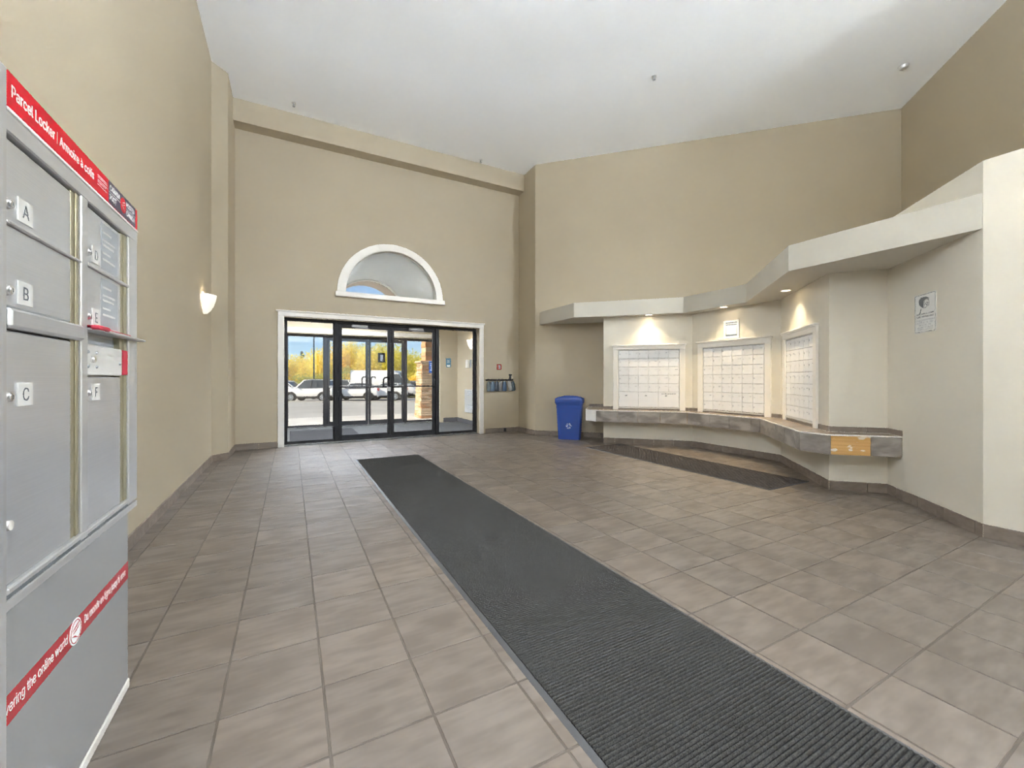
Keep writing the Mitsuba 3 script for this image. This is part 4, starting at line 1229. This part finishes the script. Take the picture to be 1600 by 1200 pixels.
    for sd in (-1, 1):
        part(t, 'head_lamp', M_l(cbx([hl - .35, sd * w * .62 - .12, .66 if kind != 'van' else .85], [hl - .08, sd * w * .62 + .14, .80 if kind != 'van' else 1.05], .03)), 'head_lamp')
        part(t, 'tail_lamp', M_l(cbx([-hl - .01, sd * w * .72 - .12, .80], [-hl + .12, sd * w * .72 + .12, 1.02], .02)), 'tail_red')
    return t


CARV = RGT
vehicle('white compact SUV in side view parked before the lamp post', 'car', at(488.5, 622, 33.0), CARV, 4.0, 1.75, 1.72, 'suv', flip=True)
vehicle('white car partly hidden by the left door jamb', 'car', at(446, 622, 38.0), CARV, 4.4, 1.8, 1.62, 'suv')
vehicle('white car with black roof rails seen between the black door posts', 'car', at(524, 618, 40.0), CARV, 4.5, 1.8, 1.68, 'suv', flip=True)
vehicle('low white sedan parked in front of the tall white van', 'car', at(559, 620, 34.0), CARV, 3.9, 1.75, 1.46, 'sedan', flip=True)
vehicle('white car behind the meeting stiles of the outer doors', 'car', at(604, 620, 34.5), CARV, 3.2, 1.7, 1.42, 'suv', flip=True)
vehicle('tall white cargo van with a dark windscreen facing right', 'van', at(603, 620, 38.5), CARV, 6.0, 2.0, 2.55, 'van')
vehicle('dark wheeled white car nearest the stone pillar', 'car', at(655, 620, 41.0), CARV, 4.4, 1.8, 1.55, 'suv')

# trees and shrubs


def leaves(center, radii, n, size, r, lump=5):
    cs = [np.array(center) + np.array(radii) * r.uniform(-.55, .55, 3) for _ in range(lump)]
    which = r.integers(0, lump, n)
    d = r.normal(size=(n, 3))
    d /= np.linalg.norm(d, axis=1, keepdims=True)
    p = np.array(cs)[which] + d * (r.random((n, 1)) ** .45) * np.array(radii) * .62
    a_ = r.normal(size=(n, 3))
    a_ /= np.linalg.norm(a_, axis=1, keepdims=True)
    b_ = np.cross(a_, r.normal(size=(n, 3)))
    b_ /= np.linalg.norm(b_, axis=1, keepdims=True)
    s_ = size * r.uniform(.6, 1.3, (n, 1))
    v = np.stack([p - a_ * s_, p - b_ * s_ * .5, p + a_ * s_, p + b_ * s_ * .5], 1).reshape(-1, 3)
    i = np.arange(n) * 4
    return trimesh.Trimesh(v, np.vstack([np.stack([i, i + 1, i + 2], 1), np.stack([i, i + 2, i + 3], 1)]), process=False)


rt = np.random.default_rng(11)
KIND = {'y': ('leaf_yellow', 'bright yellow'), 'o': ('leaf_gold', 'golden orange'), 'l': ('leaf_lime', 'yellow-green'), 'g': ('leaf_green', 'dull green')}
ORD = 'first second third fourth fifth sixth seventh eighth ninth tenth eleventh twelfth thirteenth fourteenth fifteenth sixteenth seventeenth eighteenth'.split()
ROW = [(446, 556, 'y'), (458, 558, 'o'), (474, 553, 'y'), (489, 547, 'y'), (503, 547, 'l'), (517, 543, 'y'), (531, 539, 'o'), (544, 535, 'y'), (558, 537, 'l'), (573, 536, 'y'), (588, 535, 'l'),
       (603, 537, 'y'), (618, 539, 'l'), (632, 543, 'l'), (644, 549, 'l'), (657, 556, 'l'), (676, 554, 'y')]
for k, (px, py, c) in enumerate(ROW):
    dpt = 46 + 4 * ((k * 7) % 3)
    top = at(px, py, dpt)
    base = -.45
    h = top[2] - base
    mat, col = KIND[c]
    t = thing('autumn_tree', f'{col} autumn tree, {ORD[k]} from the left in the row beyond the parking lot', 'tree', 'row of autumn trees beyond the parking lot')
    part(t, 'trunk', tube([[top[0], top[1], base - .2], [top[0] + .1, top[1], base + h * .6]], [.13, .05], 8), 'bark', True)
    part(t, 'crown', leaves([top[0], top[1], base + h * .56], [1.75, 1.75, h * .46], 3200, .115, rt, 9), mat, kind='stuff')
t = thing('spruce_tree', 'small dark spruce tip rising above the yellow trees on the left', 'tree')
tp = at(472, 549, 60)
part(t, 'trunk', cyl([tp[0], tp[1], -.6], [tp[0], tp[1], tp[2]], .1, 8), 'bark')
lv = [leaves([tp[0], tp[1], tp[2] - .3 - k * .55], [.15 + k * .16, .15 + k * .16, .35], 130, .15, rt, 3) for k in range(9)]
part(t, 'crown', cat(*lv), 'leaf_spruce', kind='stuff')
for k, (px, py, w, c) in enumerate(((452, 592, 1.3, 'g'), (469, 584, 1.4, 'g'), (486, 588, 1.3, 'l'), (503, 582, 1.3, 'g'), (520, 584, 1.3, 'l'), (538, 574, 1.3, 'g'), (556, 578, 1.2, 'o'), (642, 578, 1.3, 'o'), (660, 582, 1.3, 'y'))):
    top = at(px, py, 43.0)
    mat, col = KIND[c]
    t = thing('shrub', f'low {col} shrub, {ORD[k]} from the left between the parked vehicles and trees', 'shrub', 'low shrubs behind the parked vehicles')
    h = top[2] + .5
    part(t, 'foliage', leaves([top[0], top[1], -.5 + h * .5], [w, w, h * .52], 1500, .09, rt, 6), mat, kind='stuff')
    part(t, 'stem', cyl([top[0], top[1], -.7], [top[0], top[1], -.5 + h * .4], .05, 6), 'bark')
